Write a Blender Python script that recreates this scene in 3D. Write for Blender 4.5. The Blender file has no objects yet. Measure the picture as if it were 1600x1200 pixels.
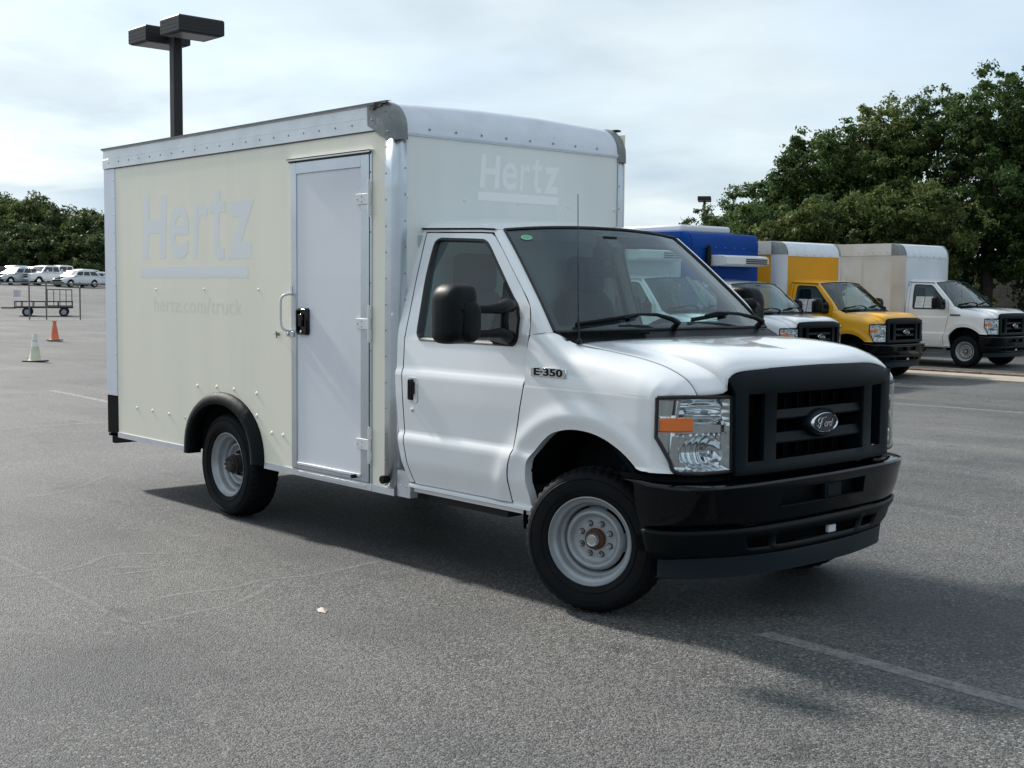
import bpy, math, random
import numpy as np
from mathutils import Vector, Matrix
random.seed(7); rng = np.random.default_rng(11)
R = math.radians; PI = math.pi
scene = bpy.context.scene; col = scene.collection

# ------------------------------------------------------------------ camera
cd = bpy.data.cameras.new('camera'); cam = bpy.data.objects.new('camera', cd); col.objects.link(cam)
scene.camera = cam
YAW, PIT, ROL = 2.4060, -0.0769, 0.0088
fw = Vector((math.cos(PIT)*math.cos(YAW), math.cos(PIT)*math.sin(YAW), math.sin(PIT)))
rt = fw.cross(Vector((0, 0, 1))).normalized(); up = rt.cross(fw)
rt2 = rt*math.cos(ROL)+up*math.sin(ROL); up2 = -rt*math.sin(ROL)+up*math.cos(ROL)
cam.matrix_world = Matrix(((rt2.x, up2.x, -fw.x, 4.381), (rt2.y, up2.y, -fw.y, -5.405), (rt2.z, up2.z, -fw.z, 1.637), (0, 0, 0, 1)))
cd.sensor_width = 36; cd.lens = 36*1981.3/1600; cd.clip_start = .1; cd.clip_end = 3000

# ------------------------------------------------------------------ sky, sun, exposure
SUN_EL, SUN_AZ = R(36.5), R(183)        # azimuth of the sun measured from +X
w = bpy.data.worlds.new('World'); scene.world = w; w.use_nodes = True
nt = w.node_tree; nt.nodes.clear()
def wn(t, **k):
    n = nt.nodes.new(t)
    for a, b in k.items(): setattr(n, a, b)
    return n
sky = wn('ShaderNodeTexSky', sky_type='NISHITA'); sky.sun_disc = False
sky.sun_elevation = SUN_EL; sky.sun_rotation = R(90)-SUN_AZ; sky.air_density = 1.0; sky.dust_density = 1.2
tc = wn('ShaderNodeTexCoord')
sep = wn('ShaderNodeSeparateXYZ'); nt.links.new(tc.outputs['Generated'], sep.inputs[0])
# project the direction on a cloud layer so that clouds flatten towards the horizon
mz = wn('ShaderNodeMath', operation='MAXIMUM'); nt.links.new(sep.outputs[2], mz.inputs[0]); mz.inputs[1].default_value = 0.0
az = wn('ShaderNodeMath', operation='ADD'); nt.links.new(mz.outputs[0], az.inputs[0]); az.inputs[1].default_value = .16
dv = wn('ShaderNodeVectorMath', operation='DIVIDE'); nt.links.new(tc.outputs['Generated'], dv.inputs[0])
cb = wn('ShaderNodeCombineXYZ')
for i in range(3): nt.links.new(az.outputs[0], cb.inputs[i])
nt.links.new(cb.outputs[0], dv.inputs[1])
mp = wn('ShaderNodeMapping'); mp.inputs['Location'].default_value = (.35, 1.3, 0); mp.inputs['Scale'].default_value = (1, 1, .4); nt.links.new(dv.outputs[0], mp.inputs[0])
n1 = wn('ShaderNodeTexNoise'); n1.inputs['Scale'].default_value = 1.1; n1.inputs['Detail'].default_value = 6; n1.inputs['Roughness'].default_value = .5; n1.inputs['Distortion'].default_value = .5
nt.links.new(mp.outputs[0], n1.inputs['Vector'])
r1 = wn('ShaderNodeValToRGB'); r1.color_ramp.elements[0].position = .33; r1.color_ramp.elements[0].color = (.45,)*3+(1,); r1.color_ramp.elements[1].position = .56; r1.color_ramp.elements[1].color = (1,)*3+(1,)
nt.links.new(n1.outputs[0], r1.inputs[0])
n2 = wn('ShaderNodeTexNoise'); n2.inputs['Scale'].default_value = 1.7; n2.inputs['Detail'].default_value = 5; n2.inputs['Roughness'].default_value = .45
nt.links.new(mp.outputs[0], n2.inputs['Vector'])
r2 = wn('ShaderNodeValToRGB'); r2.color_ramp.elements[0].position = .32; r2.color_ramp.elements[0].color = (3.3, 4.05, 4.7, 1); r2.color_ramp.elements[1].position = .66; r2.color_ramp.elements[1].color = (4.95, 5.6, 5.95, 1)
nt.links.new(n2.outputs[0], r2.inputs[0])
# thin cloud is brighter on the side of the sun and darker opposite to it
sdv = wn('ShaderNodeVectorMath', operation='DOT_PRODUCT'); nt.links.new(tc.outputs['Generated'], sdv.inputs[0]); sdv.inputs[1].default_value = (math.cos(SUN_EL)*math.cos(SUN_AZ), math.cos(SUN_EL)*math.sin(SUN_AZ), math.sin(SUN_EL))
sm = wn('ShaderNodeMapRange'); sm.inputs[1].default_value = -1; sm.inputs[2].default_value = 1; sm.inputs[3].default_value = .80; sm.inputs[4].default_value = 1.04; nt.links.new(sdv.outputs['Value'], sm.inputs[0])
scl = wn('ShaderNodeVectorMath', operation='SCALE'); nt.links.new(r2.outputs[0], scl.inputs[0]); nt.links.new(sm.outputs[0], scl.inputs['Scale'])
mx = wn('ShaderNodeMix', data_type='RGBA'); nt.links.new(r1.outputs[0], mx.inputs[0]); nt.links.new(sky.outputs[0], mx.inputs[6]); nt.links.new(scl.outputs[0], mx.inputs[7])
bg = wn('ShaderNodeBackground'); bg.inputs[1].default_value = .148; nt.links.new(mx.outputs[2], bg.inputs[0])
wo = wn('ShaderNodeOutputWorld'); nt.links.new(bg.outputs[0], wo.inputs[0])
sd = bpy.data.lights.new('sun', 'SUN'); sd.energy = 5.0; sd.angle = R(4.4); sd.color = (1, .95, .88)
so = bpy.data.objects.new('sun', sd); col.objects.link(so)
so.rotation_euler = Vector((math.cos(SUN_EL)*math.cos(SUN_AZ), math.cos(SUN_EL)*math.sin(SUN_AZ), math.sin(SUN_EL))).to_track_quat('Z', 'Y').to_euler()
scene.view_settings.view_transform = 'Standard'; scene.view_settings.look = 'None'
scene.view_settings.exposure = 0.20; scene.view_settings.gamma = 1; scene.view_settings.use_curve_mapping = False
scene.render.engine = 'CYCLES'

# ------------------------------------------------------------------ materials
MATS = {}
def mat(name, base, rough=.6, metal=0, spec=.5, coat=0, noise=None, bump=None, emit=None):
    """noise=(scale, amount, (r,g,b) second colour); bump=(scale, strength)"""
    m = bpy.data.materials.new(name); m.use_nodes = True; MATS[name] = m
    t = m.node_tree; b = t.nodes['Principled BSDF']
    b.inputs['Base Color'].default_value = (*base, 1); b.inputs['Roughness'].default_value = rough
    b.inputs['Metallic'].default_value = metal; b.inputs['Specular IOR Level'].default_value = spec
    b.inputs['Coat Weight'].default_value = coat; b.inputs['Coat Roughness'].default_value = .04
    if noise or bump: co = t.nodes.new('ShaderNodeTexCoord')
    if noise:
        n = t.nodes.new('ShaderNodeTexNoise'); n.inputs['Scale'].default_value = noise[0]; n.inputs['Detail'].default_value = 6
        if len(noise) > 3:
            mpn = t.nodes.new('ShaderNodeMapping'); mpn.inputs['Scale'].default_value = (1.6, 1.6, noise[3]); t.links.new(co.outputs['Object'], mpn.inputs[0]); t.links.new(mpn.outputs[0], n.inputs['Vector'])
        else: t.links.new(co.outputs['Object'], n.inputs['Vector'])
        r = t.nodes.new('ShaderNodeMapRange'); r.inputs[1].default_value = .42; r.inputs[2].default_value = .7; r.inputs[4].default_value = noise[1]
        t.links.new(n.outputs[0], r.inputs[0])
        x = t.nodes.new('ShaderNodeMix'); x.data_type = 'RGBA'; x.inputs[6].default_value = (*base, 1); x.inputs[7].default_value = (*noise[2], 1)
        t.links.new(r.outputs[0], x.inputs[0]); t.links.new(x.outputs[2], b.inputs['Base Color'])
    if bump:
        n = t.nodes.new('ShaderNodeTexNoise'); n.inputs['Scale'].default_value = bump[0]; n.inputs['Detail'].default_value = 4
        t.links.new(co.outputs['Object'], n.inputs['Vector'])
        u = t.nodes.new('ShaderNodeBump'); u.inputs['Strength'].default_value = bump[1]; u.inputs['Distance'].default_value = .01
        t.links.new(n.outputs[0], u.inputs['Height']); t.links.new(u.outputs[0], b.inputs['Normal'])
    return m
def glass(name, tint, fac_rough=.02, refl=1.0):
    m = bpy.data.materials.new(name); m.use_nodes = True; t = m.node_tree; t.nodes.clear(); MATS[name] = m
    o = t.nodes.new('ShaderNodeOutputMaterial'); tr = t.nodes.new('ShaderNodeBsdfTransparent'); tr.inputs[0].default_value = (*tint, 1)
    g = t.nodes.new('ShaderNodeBsdfGlossy'); g.inputs['Roughness'].default_value = fac_rough; g.inputs[0].default_value = (.95, 1, 1, 1)
    f = t.nodes.new('ShaderNodeLayerWeight'); f.inputs[0].default_value = .5
    p = t.nodes.new('ShaderNodeMath'); p.operation = 'POWER'; p.inputs[1].default_value = 4.5; t.links.new(f.outputs['Facing'], p.inputs[0])
    k = t.nodes.new('ShaderNodeMath'); k.operation = 'MULTIPLY_ADD'; k.inputs[1].default_value = .95; k.inputs[2].default_value = .05*refl; k.use_clamp = True
    x = t.nodes.new('ShaderNodeMixShader')
    t.links.new(p.outputs[0], k.inputs[0]); t.links.new(k.outputs[0], x.inputs[0]); t.links.new(tr.outputs[0], x.inputs[1]); t.links.new(g.outputs[0], x.inputs[2]); t.links.new(x.outputs[0], o.inputs[0])
    return m
PAINT = mat('white_paint', (.80, .81, .825), .24, coat=1.0, spec=.45, bump=(3, .004), noise=(4, .35, (.735, .74, .745)))
mat('yellow_paint', (.80, .40, .012), .32, coat=.6, bump=(7, .012))
mat('cream_panel', (.90, .85, .71), .42, coat=.1, noise=(2.6, .7, (.83, .795, .68), .12), bump=(60, .02))
mat('front_panel', (.77, .795, .775), .35, coat=.2, noise=(2.6, .55, (.68, .73, .715), .12), bump=(60, .02))
mat('ghost_side', (.775, .79, .79), .33, coat=.3)
mat('ghost_faint', (.785, .775, .66), .34, coat=.15)
mat('ghost_front', (.87, .89, .885), .33, coat=.3)
mat('aluminium', (.68, .70, .73), .36, .55, noise=(5, .5, (.50, .53, .56)), bump=(40, .05))
mat('mill_aluminium', (.56, .60, .64), .30, .8, noise=(3, .6, (.42, .46, .52)), bump=(30, .05))
mat('nose_aluminium', (.70, .73, .79), .42, .25, noise=(6, .35, (.52, .55, .58)), bump=(12, .08))
mat('rear_post', (.68, .72, .80), .35, .15, noise=(4, .3, (.55, .59, .66)))
mat('door_skin', (.75, .755, .80), .36, coat=.2, noise=(1.1, .4, (.56, .585, .63)))
mat('casting', (.20, .215, .215), .55, .3, noise=(14, .6, (.31, .32, .31)), bump=(50, .25))
mat('rust', (.13, .05, .028), .8, .2, noise=(25, .8, (.05, .025, .018)), bump=(60, .5))
mat('gloss_black', (.001, .0015, .003), .10, spec=.28, coat=.1)
mat('black_plastic', (.003, .005, .0065), .46, spec=.17, bump=(220, .12))
mat('trim_plastic', (.004, .008, .0115), .5, spec=.15, bump=(220, .10))
mat('spoiler_plastic', (.008, .015, .020), .5, spec=.25, bump=(220, .08))
mat('rubber', (.0050, .0060, .0075), .72, spec=.18, noise=(9, .6, (.011, .011, .011)), bump=(90, .12))
mat('gasket', (.012, .012, .013), .55)
mat('dark_void', (.004, .004, .005), .9, spec=.1)
mat('underbody', (.008, .008, .008), .85, noise=(6, .6, (.018, .014, .012)))
mat('dull_black', (.0015, .002, .0025), .6, spec=.08)
mat('liner', (.005, .006, .008), .6, spec=.14, bump=(20, .3))
mat('rim_steel', (.36, .385, .405), .42, .25, noise=(12, .55, (.26, .27, .28)), bump=(60, .06))
mat('bright_steel', (.62, .64, .66), .25, .9, noise=(20, .5, (.4, .4, .4)))
mat('chrome', (.80, .82, .84), .07, 1)
mat('reflector', (.70, .73, .75), .13, 1)
mat('amber', (.95, .20, .012), .2, coat=.8)
mat('hub_grime', (.03, .027, .024), .75, .2, noise=(20, .7, (.09, .05, .035)), bump=(60, .4))
mat('emblem_blue', (.012, .018, .035), .15, coat=.8)
mat('seat_cloth', (.022, .028, .034), .9, bump=(150, .3))
mat('interior_grey', (.42, .50, .50), .8)
mat('dash', (.012, .016, .019), .65, bump=(90, .2))
mat('white_plastic', (.68, .69, .70), .4)
mat('paper', (.72, .72, .70), .8)
mat('print_grey', (.42, .43, .46), .8)
mat('sticker_green', (.10, .42, .22), .5)
mat('blue_panel', (.0005, .045, .25), .6, spec=.15, noise=(.9, .6, (.001, .06, .30)))
mat('yellow_panel', (.72, .335, .008), .55, spec=.2, noise=(1.2, .6, (.60, .31, .03)))
mat('worn_white', (.60, .59, .56), .5, noise=(1.6, .8, (.50, .46, .40)))
mat('worn_white_blue', (.58, .62, .66), .5, noise=(1.8, .7, (.68, .71, .74)))
mat('stained_white', (.62, .54, .46), .55, noise=(1.8, .7, (.52, .42, .33)))
mat('car_white', (.78, .79, .80), .25, coat=.6)
mat('car_silver', (.50, .53, .55), .28, .4, coat=.5)
mat('car_grey', (.20, .21, .22), .3, .3, coat=.5)
mat('car_red', (.10, .014, .014), .3, coat=.5)
mat('car_glass', (.02, .026, .03), .08, spec=.7)
mat('cone_orange', (.72, .16, .07), .55, noise=(9, .5, (.62, .20, .12)))
mat('cone_white', (.66, .64, .52), .6, noise=(9, .7, (.60, .52, .26)))
mat('cone_band', (.80, .80, .76), .45)
mat('cone_base', (.02, .02, .02), .7)
mat('trailer_steel', (.006, .006, .008), .5)
mat('trailer_wood', (.10, .075, .055), .9)
mat('galvanised', (.16, .165, .17), .5, .5)
mat('lamp_bronze', (.008, .007, .007), .5, bump=(30, .05))
mat('lamp_lens', (.22, .24, .24), .35)
mat('bark', (.035, .028, .022), .9, noise=(7, .8, (.07, .06, .05)), bump=(14, .8))
mat('curb_concrete', (.36, .32, .26), .9, noise=(4, .8, (.26, .23, .19)), bump=(30, .4))
mat('curb_red', (.12, .055, .045), .85, noise=(5, .9, (.24, .18, .15)))
mat('wall_block', (.10, .088, .07), .9, noise=(2.5, .8, (.07, .062, .05)), bump=(20, .3))
mat('joint', (.08, .08, .07), .9)
mat('litter', (.50, .44, .38), .8)
glass('cab_glass', (.60, .74, .72), .005, 1.0)
glass('ws_glass', (.66, .80, .79), .005, 1.5)
glass('lamp_glass', (.95, .97, .98), .02, 1.3)
SIDEG = MATS['cab_glass']

# leaves
def leaf_mat(name, c0, c1):
    m = bpy.data.materials.new(name); m.use_nodes = True; t = m.node_tree; MATS[name] = m
    b = t.nodes['Principled BSDF']; b.inputs['Roughness'].default_value = .55; b.inputs['Specular IOR Level'].default_value = .12
    g = t.nodes.new('ShaderNodeNewGeometry'); r = t.nodes.new('ShaderNodeValToRGB')
    r.color_ramp.elements[0].color = (*c0, 1); r.color_ramp.elements[1].color = (*c1, 1)
    t.links.new(g.outputs['Random Per Island'], r.inputs[0])
    co = t.nodes.new('ShaderNodeTexCoord'); n = t.nodes.new('ShaderNodeTexNoise'); n.inputs['Scale'].default_value = .45; n.inputs['Detail'].default_value = 3
    t.links.new(co.outputs['Object'], n.inputs['Vector'])
    k = t.nodes.new('ShaderNodeMapRange'); k.inputs[1].default_value = .35; k.inputs[2].default_value = .65; k.inputs[3].default_value = .55; k.inputs[4].default_value = 1.35
    t.links.new(n.outputs[0], k.inputs[0])
    v = t.nodes.new('ShaderNodeVectorMath'); v.operation = 'SCALE'; t.links.new(r.outputs[0], v.inputs[0]); t.links.new(k.outputs[0], v.inputs['Scale'])
    t.links.new(v.outputs[0], b.inputs['Base Color'])
    tr = t.nodes.new('ShaderNodeBsdfTranslucent'); t.links.new(v.outputs[0], tr.inputs[0])
    x = t.nodes.new('ShaderNodeMixShader'); x.inputs[0].default_value = .38
    t.links.new(b.outputs[0], x.inputs[1]); t.links.new(tr.outputs[0], x.inputs[2]); t.links.new(x.outputs[0], t.nodes['Material Output'].inputs[0])
leaf_mat('leaf_dark', (.030, .060, .024), (.100, .155, .044))
leaf_mat('leaf_olive', (.048, .076, .024), (.150, .180, .055))
leaf_mat('leaf_far', (.034, .062, .027), (.130, .160, .060))

# asphalt
def asphalt():
    m = bpy.data.materials.new('asphalt'); m.use_nodes = True; t = m.node_tree; b = t.nodes['Principled BSDF']; MATS['asphalt'] = m
    N = t.nodes.new; L = t.links.new
    g = N('ShaderNodeNewGeometry')
    def noise(sc, det=5, rough=.55, vec=None):
        n = N('ShaderNodeTexNoise'); n.inputs['Scale'].default_value = sc; n.inputs['Detail'].default_value = det; n.inputs['Roughness'].default_value = rough
        L(vec or g.outputs['Position'], n.inputs['Vector']); return n.outputs[0]
    def rng_(s, a, b_, c=0, d=1):
        n = N('ShaderNodeMapRange'); n.inputs[1].default_value = a; n.inputs[2].default_value = b_; n.inputs[3].default_value = c; n.inputs[4].default_value = d; L(s, n.inputs[0]); return n.outputs[0]
    def mix(f, a, b_, mode='MIX'):
        n = N('ShaderNodeMix'); n.data_type = 'RGBA'; n.blend_type = mode
        for s, i in ((f, 0), (a, 6), (b_, 7)):
            if hasattr(s, 'links'): L(s, n.inputs[i])
            elif i == 0: n.inputs[0].default_value = s
            else: n.inputs[i].default_value = (*s, 1)
        return n.outputs[2]
    big = rng_(noise(.35, 5), .32, .68)
    c = mix(big, (.036, .040, .043), (.102, .100, .096))
    # long streaks of wear along the driving lane
    mp = N('ShaderNodeMapping'); mp.inputs['Rotation'].default_value = (0, 0, R(24)); mp.inputs['Scale'].default_value = (.25, 1.6, 1); L(g.outputs['Position'], mp.inputs[0])
    st = rng_(noise(.8, 6, .6, mp.outputs[0]), .48, .72)
    c = mix(rng_(st, 0, 1, 0, .8), c, (.118, .114, .108))
    dk = rng_(noise(.55, 4, .5, mp.outputs[0]), .60, .75, 0, .35)
    c = mix(dk, c, (.030, .033, .035))
    # oil drips and old patches
    oil = rng_(noise(2.1, 3, .5), .62, .72, 0, .6); c = mix(oil, c, (.022, .023, .024))
    sq = N('ShaderNodeTexVoronoi'); sq.voronoi_dimensions = '2D'; sq.distance = 'CHEBYCHEV'; sq.inputs['Scale'].default_value = .16; L(mp.outputs[0], sq.inputs['Vector']); sc_ = N('ShaderNodeSeparateColor'); L(sq.outputs['Color'], sc_.inputs[0])
    tn = rng_(sc_.outputs[2], 0, 1, .82, 1.2); s0 = N('ShaderNodeVectorMath'); s0.operation = 'SCALE'; L(c, s0.inputs[0]); L(tn, s0.inputs['Scale']); c = s0.outputs[0]
    # aggregate: every chip its own tone
    def vor(sc, feat='F1'):
        v = N('ShaderNodeTexVoronoi'); v.inputs['Scale'].default_value = sc; v.feature = feat; v.voronoi_dimensions = '2D'; L(g.outputs['Position'], v.inputs['Vector']); return v
    v1 = vor(120); hs = N('ShaderNodeSeparateColor'); L(v1.outputs['Color'], hs.inputs[0])
    tone = rng_(hs.outputs[0], 0, 1, .20, 1.85)
    sc1 = N('ShaderNodeVectorMath'); sc1.operation = 'SCALE'; L(c, sc1.inputs[0]); L(tone, sc1.inputs['Scale']); c = sc1.outputs[0]
    # loose pale chips, more of them where the surface has ravelled
    v2 = vor(48); h2 = N('ShaderNodeSeparateColor'); L(v2.outputs['Color'], h2.inputs[0])
    pick = rng_(h2.outputs[1], .80, .82); near = rng_(v2.outputs['Distance'], .40, .30)
    patch = rng_(noise(.5, 3), .40, .62, .15, 1)
    k = N('ShaderNodeMath'); k.operation = 'MULTIPLY'; L(pick, k.inputs[0]); L(near, k.inputs[1])
    k2 = N('ShaderNodeMath'); k2.operation = 'MULTIPLY'; L(k.outputs[0], k2.inputs[0]); L(patch, k2.inputs[1])
    c = mix(rng_(k2.outputs[0], 0, 1, 0, .9), c, (.27, .265, .25))
    # tar specks between the chips
    v3 = vor(120, 'DISTANCE_TO_EDGE'); ed = rng_(v3.outputs['Distance'], 0, .10, .55, 1)
    sc2 = N('ShaderNodeVectorMath'); sc2.operation = 'SCALE'; L(c, sc2.inputs[0]); L(ed, sc2.inputs['Scale']); c = sc2.outputs[0]
    # pale scuffed crack lines
    vc = vor(.33, 'DISTANCE_TO_EDGE')
    wv = N('ShaderNodeTexNoise'); wv.inputs['Scale'].default_value = 1.6; wv.inputs['Detail'].default_value = 5; L(g.outputs['Position'], wv.inputs['Vector'])
    va = N('ShaderNodeVectorMath'); va.operation = 'ADD'; L(g.outputs['Position'], va.inputs[0]); L(wv.outputs['Color'], va.inputs[1]); L(va.outputs[0], vc.inputs['Vector'])
    ck = rng_(vc.outputs['Distance'], .0, .006, .4, 0)
    ckm = N('ShaderNodeMath'); ckm.operation = 'MULTIPLY'; L(ck, ckm.inputs[0]); L(rng_(noise(1.4, 5, .7), .46, .60), ckm.inputs[1])
    c = mix(ckm.outputs[0], c, (.25, .245, .235))
    L(c, b.inputs['Base Color']); b.inputs['Roughness'].default_value = .70; b.inputs['Specular IOR Level'].default_value = .5
    bu = N('ShaderNodeBump'); bu.inputs['Strength'].default_value = .55; bu.inputs['Distance'].default_value = .006
    ad = N('ShaderNodeMath'); ad.operation = 'ADD'; L(rng_(v1.outputs['Distance'], 0, .6, 1, 0), ad.inputs[0]); L(k.outputs[0], ad.inputs[1])
    L(ad.outputs[0], bu.inputs['Height']); L(bu.outputs[0], b.inputs['Normal'])
    return m
asphalt()
def worn_line_mat(name, colr, cover):
    """old road paint: the paint survives in patches, the asphalt shows through the rest"""
    m = bpy.data.materials.new(name); m.use_nodes = True; t = m.node_tree; b = t.nodes['Principled BSDF']; MATS[name] = m
    g = t.nodes.new('ShaderNodeNewGeometry'); n = t.nodes.new('ShaderNodeTexNoise'); n.inputs['Scale'].default_value = 14; n.inputs['Detail'].default_value = 9; n.inputs['Roughness'].default_value = .85
    t.links.new(g.outputs['Position'], n.inputs['Vector'])
    r = t.nodes.new('ShaderNodeMapRange'); r.inputs[1].default_value = .62-cover*.3; r.inputs[2].default_value = .86-cover*.3; r.inputs[4].default_value = .62 if cover < 1 else .75
    t.links.new(n.outputs[0], r.inputs[0])
    b.inputs['Base Color'].default_value = (*colr, 1); b.inputs['Roughness'].default_value = .8
    tr = t.nodes.new('ShaderNodeBsdfTransparent'); x = t.nodes.new('ShaderNodeMixShader')
    t.links.new(r.outputs[0], x.inputs[0]); t.links.new(tr.outputs[0], x.inputs[1]); t.links.new(b.outputs[0], x.inputs[2]); t.links.new(x.outputs[0], t.nodes['Material Output'].inputs[0])
worn_line_mat('worn_paint', (.26, .26, .25), 1.0)
worn_line_mat('scuff', (.27, .27, .26), .80)
worn_line_mat('worn_paint_bright', (.42, .42, .40), .95)

# ------------------------------------------------------------------ mesh helpers
def link(name, me, parent=None, mats=(), label=None, kind=None):
    o = bpy.data.objects.new(name, me); col.objects.link(o)
    for m in mats: me.materials.append(MATS[m] if isinstance(m, str) else m)
    if parent: o.parent = parent
    if label: o['label'] = label
    if kind: o['kind'] = kind
    return o
class MB:
    def __init__(s): s.v = []; s.f = []; s.m = []; s.mi = 0
    def add(s, v, f):
        n = len(s.v); s.v += [tuple(p) for p in v]; s.f += [tuple(i+n for i in q) for q in f]; s.m += [s.mi]*len(f); return s
    def box(s, a, b):
        (x0, y0, z0), (x1, y1, z1) = a, b
        return s.add([(x0, y0, z0), (x1, y0, z0), (x1, y1, z0), (x0, y1, z0), (x0, y0, z1), (x1, y0, z1), (x1, y1, z1), (x0, y1, z1)],
                     [(0, 3, 2, 1), (4, 5, 6, 7), (0, 1, 5, 4), (1, 2, 6, 5), (2, 3, 7, 6), (3, 0, 4, 7)])
    def grid(s, P, close=False, flip=False, holes=()):
        """P[i][j] points"""
        a = len(P); b = len(P[0]); f = []
        for i in range(a-1):
            for j in range(b if close else b-1):
                if (i, j) in holes: continue
                q = (i*b+j, i*b+(j+1) % b, (i+1)*b+(j+1) % b, (i+1)*b+j)
                f.append(q[::-1] if flip else q)
        return s.add([p for r in P for p in r], f)
    def lathe(s, prof, n=32, axis='y', c=(0, 0, 0), cap=False):
        """prof=(radius, along)"""
        P = []
        for r, t in prof:
            row = []
            for k in range(n):
                a = 2*PI*k/n; u, v = r*math.cos(a), r*math.sin(a)
                q = {'y': (u, t, v), 'x': (t, u, v), 'z': (u, v, t)}[axis]
                row.append((q[0]+c[0], q[1]+c[1], q[2]+c[2]))
            P.append(row)
        s.grid(P, True)
        if cap:
            m = len(s.v); s.f.append(tuple(range(m-n, m))); s.m.append(s.mi)
            s.f.append(tuple(range(m-n*len(prof), m-n*len(prof)+n))); s.m.append(s.mi)
        return s
    def tube(s, pts, r, n=8, cap=True):
        pts = [Vector(p) for p in pts]; rr = r if isinstance(r, (list, tuple)) else [r]*len(pts); P = []; prev = None
        for i, p in enumerate(pts):
            d = (pts[min(i+1, len(pts)-1)]-pts[max(i-1, 0)]).normalized()
            a = prev if prev is not None else (Vector((0, 0, 1)) if abs(d.z) < .9 else Vector((1, 0, 0)))
            u = (a-d*a.dot(d)).normalized(); v = d.cross(u); prev = u
            P.append([p+(u*math.cos(2*PI*k/n)+v*math.sin(2*PI*k/n))*rr[i] for k in range(n)])
        s.grid(P, True)
        if cap:
            m = len(s.v); s.f += [tuple(range(m-n, m)), tuple(range(m-n*len(pts), m-n*len(pts)+n))[::-1]]; s.m += [s.mi]*2
        return s
    def prism(s, poly, a, b, plane='xz'):
        """poly of 2D points extruded between a and b along the remaining axis"""
        def p(q, t): return {'xz': (q[0], t, q[1]), 'yz': (t, q[0], q[1]), 'xy': (q[0], q[1], t)}[plane]
        n = len(poly); V = [p(q, a) for q in poly]+[p(q, b) for q in poly]
        return s.add(V, [tuple(range(n)), tuple(range(2*n-1, n-1, -1))]+[(i, i+n, (i+1) % n+n, (i+1) % n) for i in range(n)])
    def dome(s, c, r, nrm='y', sgn=-1, h=.5):
        P = []
        for t in (0, .5, .85, 1):
            a = t*PI/2; rr = r*math.cos(a); d = sgn*r*h*math.sin(a)
            P.append([{'y': (c[0]+rr*math.cos(k*PI/4), c[1]+d, c[2]+rr*math.sin(k*PI/4)), 'x': (c[0]+d, c[1]+rr*math.cos(k*PI/4), c[2]+rr*math.sin(k*PI/4))}[nrm] for k in range(8)])
        return s.grid(P, True)
    def build(s, name, mats, parent=None, smooth=35, mirror=False, bevel=0, solid=0, label=None, kind=None, merge=0, fixn=True, offs=0):
        v = [(x, -y, z) for x, y, z in s.v] if mirror else s.v
        f = [q[::-1] for q in s.f] if mirror else s.f
        me = bpy.data.meshes.new(name); me.from_pydata([tuple(p) for p in v], [], f)
        if merge or fixn:
            import bmesh
            bm = bmesh.new(); bm.from_mesh(me); bm.faces.ensure_lookup_table()
            for k, fc in enumerate(bm.faces): fc.material_index = s.m[k]
            if merge: bmesh.ops.remove_doubles(bm, verts=bm.verts, dist=merge)
            if fixn: bmesh.ops.recalc_face_normals(bm, faces=bm.faces)
            bm.to_mesh(me); bm.free()
        else: me.polygons.foreach_set('material_index', s.m)
        if smooth:
            me.polygons.foreach_set('use_smooth', [True]*len(me.polygons)); me.set_sharp_from_angle(angle=R(smooth))
        o = link(name, me, parent, mats if isinstance(mats, (list, tuple)) else [mats], label, kind)
        if solid:
            q = o.modifiers.new('solid', 'SOLIDIFY'); q.thickness = solid; q.offset = offs
        if bevel:
            q = o.modifiers.new('bevel', 'BEVEL'); q.width = bevel; q.segments = 2; q.limit_method = 'ANGLE'; q.angle_limit = R(40); q.harden_normals = False
        return o
def tag(o, label, cat, group=None):
    o['label'] = label; o['category'] = cat
    if group: o['group'] = group
    return o
def empty(name, loc=(0, 0, 0), rz=0):
    o = bpy.data.objects.new(name, None); o.location = loc; o.rotation_euler = (0, 0, rz); o.empty_display_size = .2; col.objects.link(o); return o
def sub(name, parent, loc=(0, 0, 0)):
    o = bpy.data.objects.new(name, None); o.location = loc; col.objects.link(o); o.parent = parent; return o
def copy_tree(o, parent=None, swap=None, skip=()):
    c = o.copy(); col.objects.link(c); c.parent = parent
    if swap and c.type == 'MESH':
        for s_ in c.material_slots:
            if s_.material in swap:
                mm = swap[s_.material]; s_.link = 'OBJECT'; s_.material = mm
    for ch in list(o.children):
        if ch.name.split('.')[0] in skip: continue
        copy_tree(ch, c, swap, skip)
    return c
def cat(pts, n):
    """Catmull-Rom through points, n samples per segment"""
    P = np.array(pts, float); out = []
    for i in range(len(P)-1):
        a, b, c, d = P[max(i-1, 0)], P[i], P[i+1], P[min(i+2, len(P)-1)]
        for k in range(n):
            t = k/n; out.append(.5*((2*b)+(-a+c)*t+(2*a-5*b+4*c-d)*t*t+(-a+3*b-3*c+d)*t**3))
    out.append(P[-1]); return np.array(out)
def lin(pts, n):
    P = np.array(pts, float); out = []
    for i in range(len(P)-1):
        for k in range(n): out.append(P[i]+(P[i+1]-P[i])*k/n)
    out.append(P[-1]); return np.array(out)
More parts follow.
